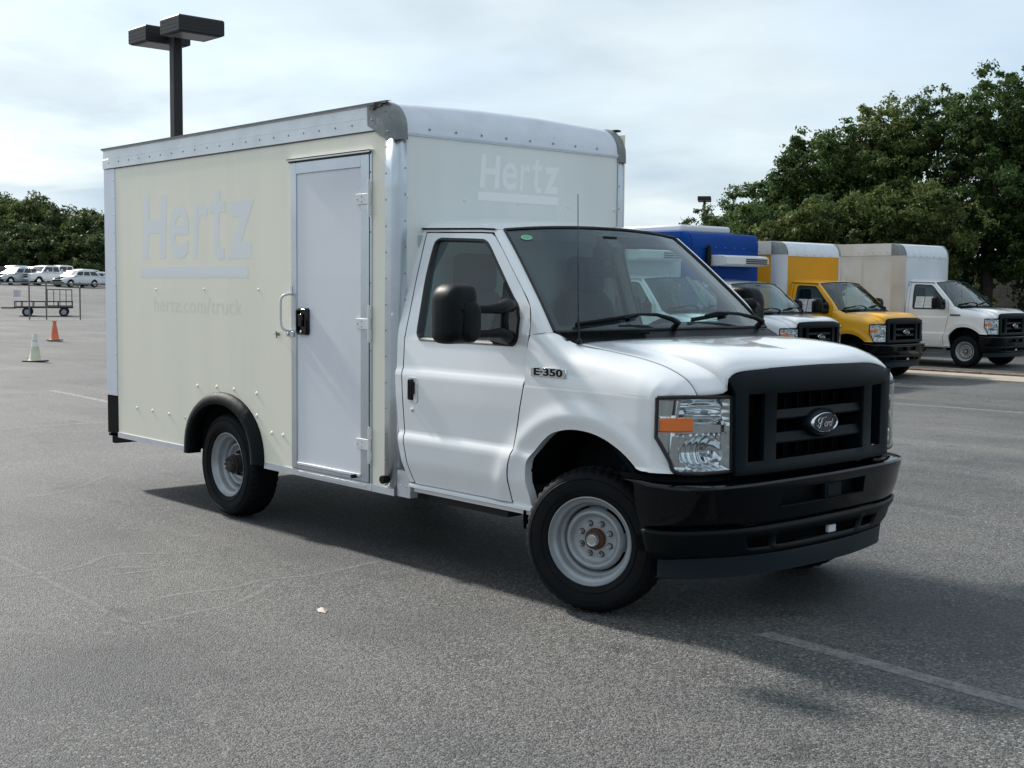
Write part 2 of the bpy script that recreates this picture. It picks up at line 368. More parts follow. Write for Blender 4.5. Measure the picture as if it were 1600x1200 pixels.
def coons(c0, c1, d0, d1, n, m):
    """c0,c1 along u at v=0,1; d0,d1 along v at u=0,1"""
    def rs(c, k):
        c = cat(c, 12); s_ = np.r_[0, np.cumsum(np.linalg.norm(np.diff(c, axis=0), axis=1))]; s_ /= s_[-1]
        t = np.linspace(0, 1, k+1); return np.stack([np.interp(t, s_, c[:, i]) for i in range(3)], 1)
    C0, C1, D0, D1 = rs(c0, n), rs(c1, n), rs(d0, m), rs(d1, m)
    u = np.linspace(0, 1, n+1)[None, :, None]; v = np.linspace(0, 1, m+1)[:, None, None]
    S = (1-v)*C0[None]+v*C1[None]+(1-u)*D0[:, None]+u*D1[:, None]-((1-u)*(1-v)*C0[0]+u*(1-v)*C0[-1]+(1-u)*v*C1[0]+u*v*C1[-1])
    return S
def text_mesh(body, size, offset=0, extrude=.0006, shear=0, spacing=1, name='lettering'):
    cu = bpy.data.curves.new('txt', 'FONT'); cu.body = body; cu.size = size; cu.offset = offset; cu.extrude = extrude; cu.shear = shear; cu.space_character = spacing
    cu.align_x = 'CENTER'; cu.align_y = 'CENTER'; cu.resolution_u = 4
    ob = bpy.data.objects.new('txt', cu); col.objects.link(ob); dg = bpy.context.evaluated_depsgraph_get(); dg.update()
    me = bpy.data.meshes.new_from_object(ob.evaluated_get(dg)); me.name = name; bpy.data.objects.remove(ob); return me
def letter(ch, x0, x1, z0, z1, parent, m, plane, off, bold=.03, shear=.08):
    """one bold letter fitted into a box on a vertical plane ('y' side or 'x' front)"""
    me = text_mesh(ch, 1, bold, .0, shear, 1, 'letter'); me.materials.clear()
    co = np.array([v.co[:] for v in me.vertices]); a, b = co.min(0), co.max(0)
    for v in me.vertices:
        u = x0+(v.co.x-a[0])/(b[0]-a[0])*(x1-x0); w_ = z0+(v.co.y-a[1])/(b[1]-a[1])*(z1-z0)
        v.co = (u, off, w_) if plane == 'y' else (off, u, w_)
    me.update(); return link('letter', me, parent, [m])
def put_text(name, body, size, loc, xdir, parent, m, offset=0, extrude=.0006, shear=0, spacing=1, sx=1, sy=1, label=None, tilt=None):
    me = text_mesh(body, size, offset, extrude, shear, spacing, name); me.materials.clear()
    o = link(name, me, parent, [m], label)
    x = Vector(xdir).normalized(); z = Vector((0, 0, 1)) if tilt is None else Vector(tilt).normalized(); n = x.cross(z)
    M = Matrix((x, z, n)).transposed().to_4x4() @ Matrix.Diagonal((sx, sy, 1, 1)); M.translation = Vector(loc)
    o.matrix_local = M; return o

# ------------------------------------------------------------------ ground
def gz(x, y):
    """height of the lot: a slight dip under the parked trucks, a rise towards the far lot on the left"""
    a = np.interp(y, [5, 13, 15, 18, 23, 30, 60], [0, -.17, -.235, -.2, -.14, -.1, 0])
    b = np.interp(x, [-34, -22], [0, 1.]); d = math.hypot(x-4.4, y+5.4)
    far = np.interp(-x, [55, 106, 160], [0, 1.12, 3.1])*np.interp(y, [40, 75], [1, .4])
    return float(a*b+(far if x < -50 else 0))
xs = np.unique(np.r_[-1500, -900, -500, -300, np.arange(-170, -30, 5), np.arange(-34, 26, 1.5), 40, 80, 200, 600, 1500])
ys = np.unique(np.r_[-1500, -500, -150, -50, -20, np.arange(-10, 36, 1.0), np.arange(40, 80, 5), 100, 160, 300, 700, 1500])
mb = MB(); mb.grid([[(x, y, gz(x, y)) for y in ys] for x in xs], flip=False)
gr = mb.build('parking_lot', 'asphalt', smooth=60, fixn=False)
if gr.data.polygons[0].normal.z < 0: gr.data.flip_normals()
gr['kind'] = 'structure'; gr['label'] = 'worn grey asphalt of the parking lot'
def strip(name, pts, wd, m, label, dz=.0025):
    mb = MB(); P = [Vector((x, y, 0)) for x, y in pts]; rows = []
    dense = [P[0].lerp(P[-1], k/24) for k in range(25)] if len(P) == 2 else [Vector(q) for q in cat([tuple(p) for p in P], 8)]
    for i, p in enumerate(dense):
        d = (dense[min(i+1, len(dense)-1)]-dense[max(i-1, 0)]).normalized(); n = Vector((-d.y, d.x, 0))*wd/2
        rows.append([(p.x-n.x, p.y-n.y, gz(p.x, p.y)+dz), (p.x+n.x, p.y+n.y, gz(p.x, p.y)+dz)])
    o = mb.grid(rows).build(name, m, smooth=0, fixn=False)
    if o.data.polygons[0].normal.z < 0: o.data.flip_normals()
    o['kind'] = 'structure'; o['label'] = label; return o
strip('parking_line', [(.80, -.535), (3.6, -.68)], .10, 'worn_paint', 'faded white stall line on the asphalt in front of the near truck')
strip('parking_line', [(-14.5, 2.27), (-11.6, 2.10)], .12, 'worn_paint_bright', 'short bright white stall line behind the near truck')
strip('parking_line', [(-9.87, -.2), (-9.70, 3.6)], .09, 'worn_paint', 'faint cross line behind the near truck')
strip('parking_line', [(-6.45, 12.49), (-4.3, 12.8)], .10, 'worn_paint', 'faint stall line in front of the blue truck')
strip('parking_line', [(-32.2, 7.0), (-31.3, 8.7)], .14, 'worn_paint_bright', 'white line beside the orange cone')
strip('parking_line', [(-52.9, 12.0), (-46.9, 24.0)], .40, 'worn_paint_bright', 'pale concrete edge strip under the fence')
strip('crack', [(-1.26, -2.70), (-1.26, -2.59), (-1.29, -2.35), (-1.33, -2.11), (-1.60, -1.73)], .035, 'scuff', 'pale scuffed crack nearest the camera on the left', .002)
strip('crack', [(-1.66, -2.40), (-1.67, -2.24), (-1.62, -2.01), (-1.67, -1.77), (-1.60, -1.48), (-1.65, -1.00)], .035, 'scuff', 'pale scuffed crack running towards the near truck', .002)
strip('crack', [(-3.18, -2.66), (-2.72, -2.67), (-2.33, -2.69), (-1.95, -2.70), (-1.55, -2.73), (-1.32, -2.73)], .035, 'scuff', 'pale crack running from the left edge to the other cracks', .002)
strip('crack', [(-2.66, -2.85), (-2.62, -2.70), (-2.61, -2.49), (-2.66, -2.36), (-2.82, -2.12), (-2.63, -1.83)], .035, 'scuff', 'pale crack farther back on the left', .002)
strip('crack', [(-2.49, -2.29), (-2.45, -2.20), (-2.36, -2.11)], .035, 'scuff', 'short pale crack left of the rear wheel', .002)
strip('crack', [(-2.34, -2.37), (-2.30, -2.27), (-2.29, -2.08)], .035, 'scuff', 'second short pale crack left of the rear wheel', .002)
strip('crack', [(-5.23, -1.90), (-5.24, -1.45), (-5.88, -0.75)], .05, 'scuff', 'faint crack behind the cracked patch on the left', .002)
strip('crack', [(-4.94, 10.00), (-3.84, 9.39), (-2.57, 9.04)], .05, 'scuff', 'faint crack on the asphalt right of the near truck', .002)
# crumbs lying on the ground
mb = MB(); mb.add([(-.045, 0, .003), (.01, .03, .004), (.05, -.01, .003), (.01, -.03, .004), (0, 0, .022)], [(0, 3, 4), (3, 2, 4), (2, 1, 4), (1, 0, 4)])
o = mb.build('asphalt_chip', 'litter'); o.location = (-.9, -1.9, 0.0); tag(o, 'small beige chip lying on the asphalt beside the near truck', 'stone')

# ------------------------------------------------------------------ cutaway cab (front axle centre at the origin, +X forward, +Y left)
YZ = np.array([(.40, .93), (.45, .94), (.51, .965), (.62, .993), (.745, 1.0), (.77, .997), (.795, .984), (.90, .987), (1.0, .99), (1.125, .988), (1.145, .984), (1.165, .974), (1.33, .960), (1.40, .945), (1.65, .87), (1.89, .79), (1.97, .76), (2.2, .7)])
Yz = lambda z: float(np.interp(z, YZ[:, 0], YZ[:, 1]))
NP_ = cat([(0, .72), (.3, .715), (.5, .70), (.64, .68), (.75, .655), (.85, .61), (.92, .57), (.97, .52), (.99, .48), (1.0, .40)], 6)
Nx = lambda y: float(np.interp(abs(y), NP_[:, 0], NP_[:, 1]))
TY = np.array([(.38, 1.0), (.46, .994), (.52, .970), (.57, .920), (.61, .850), (.655, .75)])
def S3(p):
    """side surface point (right side, y<0)"""
    x, z = float(p[0]), float(p[1]); y = Yz(z)
    if x > .38: y = min(y, float(np.interp(x, TY[:, 0], TY[:, 1]))*(y if z < 1.2 else 1))
    r = math.hypot(x+.01, z-.40); y += .012*math.exp(-((r-.60)/.05)**2)*(1 if z > .5 else 0)
    return (x, -y, z)
def ruled(mb, A, B, m, fn=S3, ease=None):
    rows = []
    for i in range(m+1):
        t = i/m
        rows.append([fn(a+(b-a)*t) for a, b in zip(A, B)])
    mb.grid(rows); return rows

dF = [(-.514, .50), (-.517, .60), (-.517, .647), (-.508, .702), (-.478, .786), (-.458, .9), (-.437, 1.007), (-.409, 1.148), (-.411, 1.266), (-.413, 1.325)]
dR = [(-1.350, .50), (-1.378, .58), (-1.40, .66), (-1.42, .775), (-1.438, 1.0), (-1.450, 1.148), (-1.455, 1.266), (-1.459, 1.325)]
WO = [(-.413, 1.325), (-.413, 1.36), (-.416, 1.431), (-.454, 1.535), (-.55, 1.63), (-.662, 1.729), (-.78, 1.835), (-.87, 1.912), (-.905, 1.930), (-1.0, 1.936), (-1.30, 1.944), (-1.44, 1.949), (-1.495, 1.949), (-1.49, 1.88), (-1.477, 1.70), (-1.464, 1.532), (-1.457, 1.40), (-1.457, 1.35), (-1.459, 1.325)]
WI = [(-.528, 1.325), (-.503, 1.345), (-.498, 1.388), (-.535, 1.52), (-.60, 1.583), (-.69, 1.668), (-.80, 1.77), (-.895, 1.858), (-.94, 1.886), (-1.0, 1.897), (-1.28, 1.908), (-1.345, 1.91), (-1.378, 1.897), (-1.392, 1.86), (-1.388, 1.70), (-1.368, 1.532), (-1.352, 1.40), (-1.346, 1.36), (-1.311, 1.325)]
cabR = [(-1.560, 1.952), (-1.555, 1.70), (-1.540, 1.50), (-1.530, 1.398), (-1.520, 1.287), (-1.500, 1.0), (-1.470, .771), (-1.45, .66), (-1.425, .58), (-1.395, .507)]
SEAM = [(-.403, -.948, 1.388), (-.29, -.898, 1.402), (-.143, -.865, 1.346), (.05, -.856, 1.323), (.20, -.852, 1.305), (.312, -.85, 1.288), (.42, -.849, 1.264), (.50, -.848, 1.236), (.56, -.846, 1.205), (.595, -.842, 1.170), (.614, -.839, 1.137)]
WSB = [(-.29, -.885, 1.405), (-.235, -.62, 1.408), (-.205, -.3, 1.41), (-.198, 0, 1.41)]
WST = [(-.878, -.713, 1.947), (-.842, -.5, 1.964), (-.822, -.25, 1.975), (-.816, 0, 1.978)]
WSL = [(-.29, -.885, 1.405), (-.44, -.842, 1.555), (-.60, -.794, 1.705), (-.75, -.749, 1.840), (-.878, -.713, 1.947)]
mir = lambda c: [(x, -y, z) for x, y, z in c[::-1]]
full = lambda c: c+mir(c)[1:]
WSR = [(x, -y, z) for x, y, z in WSL]
WS = coons(full(WSB), full(WST), WSL, WSR, 48, 24)          # [v][u]
def ws(u, v, o=0):
    """point on the windshield, u 0..1 right to left, v 0..1 bottom to top, lifted by o"""
    i = min(max(v*24, 0), 23.999); j = min(max(u*48, 0), 47.999); a, b = int(i), int(j); s, t = i-a, j-b
    p = WS[a, b]*(1-s)*(1-t)+WS[a+1, b]*s*(1-t)+WS[a, b+1]*(1-s)*t+WS[a+1, b+1]*s*t
    n = np.cross(WS[a, b+1]-WS[a, b], WS[a+1, b]-WS[a, b]); n /= np.linalg.norm(n)
    return tuple(p+n*o)
# plan curves of the bumper, indexed by the same parameter
TB = [0, .2, .45, .68, .84, .93, 1]
BT = np.array([(0, .79), (.3, .785), (.65, .770), (.88, .715), (.975, .61), (1.010, .50), (1.015, .39)])
BM = np.array([(0, .735), (.3, .730), (.60, .697), (.84, .59), (.93, .51), (.965, .44), (.970, .40)])
BB = np.array([(0, .728), (.25, .718), (.46, .682), (.67, .610), (.81, .51), (.865, .44), (.870, .41)])
BMR = np.array([(0, .735), (.3, .730), (.6, .708), (.83, .635), (.925, .555), (.962, .47), (.970, .40)])
BBR = np.array([(0, .728), (.25, .718), (.46, .69), (.68, .640), (.79, .57), (.862, .46), (.870, .41)])
def bplan(C, t):
    s = 1 if t >= 0 else -1
    if s > 0 and C is BM: C = BMR
    if s > 0 and C is BB: C = BBR
    D = cat(np.c_[TB, C], 8); a = abs(t)
    y, x = float(np.interp(a, D[:, 0], D[:, 1])), float(np.interp(a, D[:, 0], D[:, 2]))
    return ((y*.945, x-.038*a) if C is BT else (y, x)) if s > 0 else (-y, x)

def make_wheel(parent, loc, steer, side, rear):
    """side -1 = right; the wheel's outer face looks along side*Y"""
    s = side; n = 96
    W_ = .212
    prof = [(.226, .004), (.232, .014), (.245, .022), (.27, .030), (.30, .031), (.325, .026), (.345, .014), (.355, .002), (.3615, -.012), (.3655, -.03),
            (.3665, -.05), (.3585, -.052), (.3585, -.060), (.3675, -.062), (.3680, -.088), (.3590, -.090), (.3590, -.100), (.3680, -.102), (.3675, -.128), (.3585, -.130), (.3585, -.138), (.3665, -.140),
            (.3655, -.165), (.3600, -.185), (.345, -.198), (.30, -.21), (.24, -.20), (.226, -.18)]
    P = []
    for i, (r, t) in enumerate(prof):
        row = []
        for k in range(n*2):
            a = 2*PI*k/(n*2); rr = r; tt = t
            if 7 <= i <= 10 or 21 <= i <= 24: rr -= .0075 if (k//2) % 2 else 0
            elif i in (13, 14, 17, 18): rr -= .003 if ((k+i*2)//2) % 2 else 0
            if i == 4: tt += .0015*math.sin(a*7)**2
            row.append((rr*math.cos(a), -s*(-t) if False else s*tt, rr*math.sin(a)))
        P.append(row)
    mb = MB(); mb.grid(P, True)
    for r_ in (.258, .318): mb.lathe([(r_-.003, s*.0285 if r_ > .3 else s*.0265), (r_, s*.0335 if r_ > .3 else s*.0315), (r_+.003, s*.0285 if r_ > .3 else s*.0265)], 72)
    ty = mb.build('wheel', 'rubber', parent, smooth=40)
    ty.location = loc; ty.rotation_euler = (0, 0, steer)
    q = [(.2265, -.012), (.2265, .010), (.2215, .012), (.2175, .006), (.213, -.004), (.207, -.012), (.2, -.016), (.193, -.022), (.190, -.032), (.188, -.055), (.184, -.062), (.176, -.066), (.171, -.075), (.1665, -.105), (.1655, -.13)]
    mb = MB(); mb.lathe([(r, s*t) for r, t in q], 72)
    # disc with a ridge, a dished face and hand holes at its edge
    d = [(.166, -.100), (.159, -.072), (.152, -.056), (.146, -.047), (.138, -.043), (.131, -.046), (.124, -.060), (.117, -.073), (.108, -.078), (.095, -.079), (.07, -.078), (.0, -.078)]
    if rear: d = [(r, t-.03) for r, t in d]
    P = []; N_ = 72
    for r, t in d:
        P.append([(r*math.cos(2*PI*k/N_), s*t, r*math.sin(2*PI*k/N_)) for k in range(N_)])
    holes = set()
    for k in range(N_):
        for c in (8, 26, 44, 62):
            if abs(k-c) <= 5: holes.add((0, k))
    mb.grid(P, True, holes=holes)
    mb.build('rim', 'rim_steel', ty, smooth=50)
    mb = MB(); dz = -.03 if rear else 0
    for k in range(8):
        a = 2*PI*(k+.5)/8; c = (.0825*math.cos(a), 0, .0825*math.sin(a))
        mb2 = MB(); mb2.lathe([(.0135, s*(-.078+dz)), (.0135, s*(-.066+dz)), (.0105, s*(-.058+dz)), (.007, s*(-.052+dz)), (.007, s*(-.048+dz))], 6, c=c, cap=True)
        o = mb2.build('lug_nut', 'hub_grime' if rear else 'bright_steel', ty, smooth=30)
        mb.lathe([(.0165, s*(-.077+dz)), (.0165, s*(-.0755+dz))], 12, c=c, cap=True)
    mb.build('nut_seat', 'hub_grime', ty, smooth=30, kind='stuff')
    mb = MB(); mb.lathe([(.035, s*-.13), (.165, s*-.135)], 48); mb.lathe([(.03, s*-.15), (.165, s*-.151)], 24, cap=True); mb.build('brake', 'dark_void', ty)
    if rear:
        mb = MB(); mb.lathe([(.062, s*-.12), (.062, s*-.06), (.056, s*-.05), (.056, s*-.015), (.050, s*-.005), (.03, s*.002)], 32, cap=True)
        for k in range(8): mb.lathe([(.0085, s*-.008), (.0085, s*.006)], 6, c=(.043*math.cos(k*PI/4), 0, .043*math.sin(k*PI/4)), cap=True)
        mb.lathe([(.071, s*-.045), (.071, s*-.03), (.055, s*-.028)], 8, cap=True)
        mb.build('hub', 'hub_grime', ty, smooth=30)
    else:
        mb = MB(); mb.lathe([(.054, s*-.08), (.054, s*-.062), (.048, s*-.054), (.040, s*-.052)], 32, cap=True); mb.build('hub', 'rust', ty, smooth=30)
        mb = MB(); mb.lathe([(.033, s*-.056), (.034, s*-.03), (.031, s*-.022), (.026, s*-.018), (.022, s*-.019), (.02, s*-.0165)], 28, cap=True); mb.build('hub_cap', 'bright_steel', ty, smooth=40)
    return ty

def make_cab(root, steer=0):
    for s in (1, -1):
        M_ = s < 0            # mirrored to the left side
        k = dict(mirror=M_)
        # ---- fender: panel round the wheel arch
        I = [(-.366, .47), (-.372, .556), (-.386, .64), (-.378, .724), (-.345, .775), (-.297, .825), (-.245, .87), (-.195, .900), (-.12, .922), (-.04, .932), (.04, .930), (.11, .920), (.175, .902), (.234, .878), (.285, .852), (.327, .825), (.360, .800), (.385, .785), (.44, .778), (.56, .775)]
        O = [(-.508, .47), (-.513, .60), (-.513, .65), (-.504, .702), (-.474, .786), (-.454, .90), (-.433, 1.007), (-.407, 1.13), (-.30, 1.13), (-.16, 1.13), (0, 1.13), (.12, 1.13), (.22, 1.13), (.32, 1.129), (.41, 1.128), (.488, 1.128), (.488, 1.05), (.488, .95), (.515, .88), (.562, .785)]
        mb = MB(); ruled(mb, cat(I, 4), lin(O, 4), 30)
        # inward lip of the arch
        A = cat(I[:-1], 4); mb.grid([[S3(p) for p in A], [(p[0]*1.0, S3(p)[1]+.012, p[1]+.006) for p in A], [(p[0], S3(p)[1]+.05, p[1]+.004) for p in A]])
        # shoulder up to the hood seam
        lo = cat([(-.405, 1.13), (-.30, 1.13), (-.15, 1.13), (.05, 1.13), (.20, 1.13), (.312, 1.13), (.40, 1.129), (.46, 1.128), (.51, 1.128), (.56, 1.130), (.595, 1.131)], 5)
        hi = cat(SEAM, 5)
        hi = hi[:len(lo)]
        rows = []
        for j in range(15):
            v = j/14; row = []
            for a, b in zip(lo, hi):
                p0 = np.array(S3(a)); p2 = np.array(b)
                p1 = np.array(((p0[0]+p2[0])/2, p0[1]*.995+.0, p0[2]+(p2[2]-p0[2])*.82))
                row.append(tuple((1-v)**2*p0+2*v*(1-v)*p1+v*v*p2))
            rows.append(row)
        mb.grid(rows)
        fe = mb.build('fender', 'white_paint', root, smooth=32, merge=.0008, **k)
        # ---- inner arch and structure
        mb = MB(); P = []
        for r_ in range(25):
            a = R(28)+R(160)*r_/24; ca, sa = math.cos(a), math.sin(a)
            P.append([(.0+.44*ca-.0, y, .44+.50*sa) for y in (-.955, -.80, -.62)])
        mb.grid(P); mb.box((-.50, -.63, .35), (.50, -.61, 1.15)); mb.build('wheel_liner', 'liner', root, smooth=50, **k)
        mb = MB(); mb.tube([(.30, -.66, .86), (.12, -.68, .80), (-.05, -.70, .60)], .045, 10); mb.tube([(-.1, -.70, .92), (.05, -.72, .80), (.16, -.70, .66)], .03, 10)
        mb.build('strut', 'trim_plastic', root, **k)
        # ---- door
        A = cat(dF, 3); B = cat(dR, 3); zs = np.unique(np.r_[np.linspace(.503, 1.3265, 30), .745, .77, .795, 1.125, 1.145, 1.165])
        mb = MB(); rows = []
        hx = (-1.392, -1.300); hz = (.985, 1.105)
        for z in zs:
            xf = float(np.interp(z, A[:, 1], A[:, 0]))-.004; xr = float(np.interp(z, B[:, 1], B[:, 0]))+.005
            rows.append([S3((xr+(xf-xr)*t, z)) for t in np.linspace(0, 1, 26)])
        mb.grid(rows)
        rin = [[S3(p) for p in lin([(a[0]-(.007 if a[0] > -.9 and a[1] < 1.9 else 0), a[1]-(.004 if a[1] > 1.9 else 0)) for a in WO], 3)]]
        Ao = lin([(a[0]-(.004 if (a[0] > -.86) else (-.005 if a[0] < -1.44 else 0)), a[1]-(.006 if a[1] > 1.9 else 0)) for a in WO], 3); Bi = lin(WI, 3)
        ruled(mb, Ao, Bi, 6)
        do = mb.build('cab_door', 'white_paint', root, smooth=32, merge=.0004, **k)
        # window rubber, glass
        cen = np.array((-.93, 1.6)); Wc = cat(WI, 3); Wl = [Wc[-1]+(Wc[0]-Wc[-1])*t/8 for t in range(1, 8)]; C = np.array(list(Wc)+Wl)
        def inset(c, d):
            n = len(c); out = []
            for i in range(n):
                e = c[(i+1) % n]-c[i-1]; e = e/np.linalg.norm(e); nn = np.array((-e[1], e[0]))
                if np.dot(nn, cen-c[i]) < 0: nn = -nn
                out.append(c[i]+nn*d)
            return np.array(out)
        mb = MB(); yy = lambda p, o: (float(p[0]), S3(p)[1]+o, float(p[1]))
        C1 = inset(C, -.004); C2 = inset(C, .012); C3 = inset(C, .022)
        mb.grid([[yy(p, .004) for p in C1], [yy(p, -.006) for p in C], [yy(p, -.005) for p in C2], [yy(p, .018) for p in C3]], close=True)
        wd = mb.build('window', 'gasket', do, smooth=60, **k)
        gy = lambda p: (float(p[0]), -(.945-(float(p[1])-1.325)*.295), float(p[1]))
        mb = MB(); mb.add([gy(p) for p in inset(C, .014)], [tuple(range(len(C)))]); mb.build('pane', SIDEG, wd, smooth=0, **k)
        # mirror sail
        mb = MB(); sail = [(-.69, 1.668), (-.672, 1.60), (-.685, 1.53), (-.70, 1.44), (-.695, 1.34), (-.53, 1.322), (-.497, 1.345), (-.494, 1.39), (-.508, 1.475), (-.54, 1.525), (-.60, 1.583)]
        n = len(sail); mb.add([(p[0], S3(p)[1]-.004, p[1]) for p in sail]+[(p[0]*.99-.006, S3(p)[1]-.022, 1.46+(p[1]-1.46)*.93) for p in sail], [tuple(range(n, 2*n))]+[(i, (i+1) % n, n+(i+1) % n, n+i) for i in range(n)])
        # ---- mirror
        mb.build('mirror_base', 'black_plastic', do, smooth=40, **k)
        ox, oy = (0, 0) if s > 0 else (-.19, .155)
        mb = MB()
        def rr(cx, cz, hw, hh, rad, n=7, rads=None):
            out = []
            for q, (sx, sz) in enumerate(((1, 1), (-1, 1), (-1, -1), (1, -1))):
                r_ = rads[q] if rads else rad
                for i in range(n+1):
                    a = PI/2*q+PI/2*i/n; out.append((cx+sx*(hw-r_)+r_*math.cos(a), cz+sz*(hh-r_)+r_*math.sin(a)))
            return out
        yc, zc = -1.378+oy, 1.498; rads = [.03, .085, .05, .03]
        P = []
        for x, sc in ((-.565, .93), (-.56, .985), (-.53, 1.0), (-.49, 1.0), (-.455, .965), (-.43, .88), (-.415, .74), (-.408, .5), (-.405, .0)):
            # u axis points outward (-y)
            P.append([(x+ox, yc+(-q[0])*-1, q[1]+zc) for q in [(-a*1.0, b) for a, b in rr(0, 0, .096*sc, .150*sc+.0, 0, rads=[max(.01, t*sc) for t in (rads[1], rads[0], rads[3], rads[2])])]])
        mb.grid(P, True)
        hs_ = mb.build('mirror', 'black_plastic', do, smooth=60, merge=.0005, **k)
        mb = MB(); mb.add([P[1][i] for i in range(len(P[1]))], [tuple(range(len(P[1])))]); mb.build('mirror_glass', 'chrome', hs_, smooth=0, **k)
        mb = MB(); P2 = []
        for x, sc in ((-.44, 1.0), (-.418, 1.0), (-.398, .9), (-.392, .7), (-.390, 0)):
            P2.append([(x+ox, -1.340+oy+q[0], q[1]+1.46) for q in rr(0, 0, .055*sc, .105*sc, .05*sc)])
        mb.grid(P2, True); mb.build('mirror_cover', 'black_plastic', hs_, smooth=60, merge=.0005, **k)
        mb = MB()
        for z0, z1 in ((1.535, 1.52), (1.375, 1.395)):
            mb.tube([(-.56, -.95, z0), (-.50, -1.03, z0+.005), (-.475+ox*.3, -1.10, z1+.005), (-.472+ox*.7, -1.18+oy*.6, z1), (-.475+ox, -1.28+oy, z1)], [.034, .036, .030, .022, .022], 12)
        mb.tube([(-.53, -.97, 1.54), (-.51, -1.035, 1.53), (-.495, -1.05, 1.46), (-.51, -1.035, 1.38), (-.53, -.97, 1.37)], [.02, .03, .022, .03, .02], 12)
        mb.build('mirror_arm', 'black_plastic', do, smooth=60, **k)
        # ---- handle and lock
        mb = MB(); yb = -Yz(1.05)
        o_ = rr(-1.338, 1.045, .046, .072, .018); i_ = rr(-1.338, 1.045, .038, .064, .014)
        mb.grid([[(a, S3((a, b))[1]-.0045, b) for a, b in o_], [(a, S3((a, b))[1]-.006, b) for a, b in rr(-1.338, 1.045, .042, .068, .016)], [(a, S3((a, b))[1]-.0035, b) for a, b in i_], [(a, S3((a, b))[1]-.0035, b) for a, b in rr(-1.338, 1.045, .002, .002, .001)]], True)
        hd = mb.build('door_handle', 'white_paint', do, smooth=50, merge=.0003, **k)
        mb = MB(); P = [[(a, yb-d, b) for a, b in rr(-1.350, 1.045, w_, .060*h_, .008)] for d, w_, h_ in ((0, .020, 1), (.012, .020, 1), (.019, .016, .96), (.019, .001, .1))]
        mb.grid(P, True); mb.box((-1.328, yb-.015, 1.02), (-1.318, yb, 1.09)); mb.build('grip', 'gloss_black', hd, smooth=40, **k)
        mb = MB(); mb.lathe([(.013, -Yz(.94)+.002), (.013, -Yz(.94)-.005), (.010, -Yz(.94)-.007)], 16, c=(-1.345, 0, .93), cap=True); mb.build('lock', 'chrome', do, **k)
        # ---- pillar behind the door
        A = cat(cabR, 4); B2 = cat(WO[12:]+dR[::-1][1:], 3)
        zz = np.unique(np.r_[np.linspace(.507, 1.950, 48), .745, .77, .795, 1.125, 1.145, 1.165])
        A_ = A[np.argsort(A[:, 1])]; B_ = B2[np.argsort(B2[:, 1])]
        mb = MB(); mb.grid([[S3((float(np.interp(z, A_[:, 1], A_[:, 0]))*(1-t)+t*(float(np.interp(z, B_[:, 1], B_[:, 0]))-.003), z)) for t in (0, .12, .5, .85, 1)] for z in zz])
        mb.grid([[S3((float(np.interp(z, A_[:, 1], A_[:, 0])), z)), (float(np.interp(z, A_[:, 1], A_[:, 0]))-.012, S3((0, z))[1]+.02, z), (float(np.interp(z, A_[:, 1], A_[:, 0]))-.012, S3((0, z))[1]+.12, z)] for z in zz])
        mb.build('rear_pillar', 'white_paint', root, smooth=32, merge=.0004, **k)
        # jambs: dark return behind the seams
        mb = MB()
        for crv in (cat(dF, 3), cat(dR, 3), lin(WO, 2)):
            mb.grid([[(p[0]+dx, S3(p)[1]+dy, p[1]) for p in crv] for dx, dy in ((-.02, .014), (.02, .014))])
        crv = lin(WO[7:13], 2); mb.grid([[(p[0], S3(p)[1]+.016, p[1]+dz) for p in crv] for dz in (-.025, .02)])
        mb.build('door_jamb', 'dark_void', root, **k)
        # ---- windshield pillar
        a = cat([(-.413, 1.386), (-.416, 1.431), (-.454, 1.535), (-.55, 1.63), (-.662, 1.729), (-.78, 1.835), (-.87, 1.912), (-.897, 1.938)], 4)
        b = cat(WSL, 8); tt = np.linspace(0, 1, 40)
        def rsm(c):
            s_ = np.r_[0, np.cumsum(np.linalg.norm(np.diff(c, axis=0), axis=1))]; s_ /= s_[-1]; return np.stack([np.interp(tt, s_, c[:, i]) for i in range(c.shape[1])], 1)
        a, b = rsm(a), rsm(b); rows = []
        for v in np.linspace(0, 1, 7):
            rows.append([tuple(np.array(S3(p))*(1-v)+q*v+np.array((.010, -.012, .004))*math.sin(PI*v)) for p, q in zip(a, b)])
        mb = MB(); mb.grid(rows); mb.build('windshield_pillar', 'white_paint', root, smooth=40, **k)
        # ---- rail between the door top and the roof, with its drip groove
        dt = lin([(-.885, 1.932), (-1.0, 1.938), (-1.30, 1.946), (-1.495, 1.951), (-1.555, 1.953)], 4)
        rows = [[S3(p) for p in dt], [(p[0], S3(p)[1]+.003, p[1]+.012) for p in dt], [(p[0], S3(p)[1]+.004, p[1]+.014) for p in dt]]
        mb = MB(); mb.grid(rows); mb.build('roof_rail', 'white_paint', root, **k)
        mb = MB(); mb.tube([(p[0], S3(p)[1]-.002, p[1]+.017) for p in dt], .005, 6); mb.build('drip_groove', 'dark_void', root, **k)
        # ---- sill
        sx = np.linspace(-1.40, -.36, 20)
        prof = [(.500, .955), (.492, .975), (.478, .975), (.470, .950), (.462, .935), (.445, .932), (.440, .90)]
        mb = MB(); mb.grid([[(x, -y, z) for x in sx] for z, y in prof]); mb.build('sill', 'white_paint', root, smooth=30, **k)
        # ---- headlight
        tp = cat([(.983, 1.128), (.93, 1.131), (.84, 1.132), (.74, 1.130), (.655, 1.128)], 5)
        bt = cat([(.984, .944), (.945, .84), (.915, .778), (.78, .773), (.650, .775)], 5)
        def hp(t, v, d=0):
            a_ = tp[t]*(1-v)+bt[t]*v; y = a_[0]; x = Nx(y); x = x-.02*(v-.5)*0
            nx = np.array((.80, .60)) if y > .8 else np.array((.97, .24)); return (x+d*nx[0], -(y+d*nx[1]*0), float(a_[1]))
        H = len(tp)
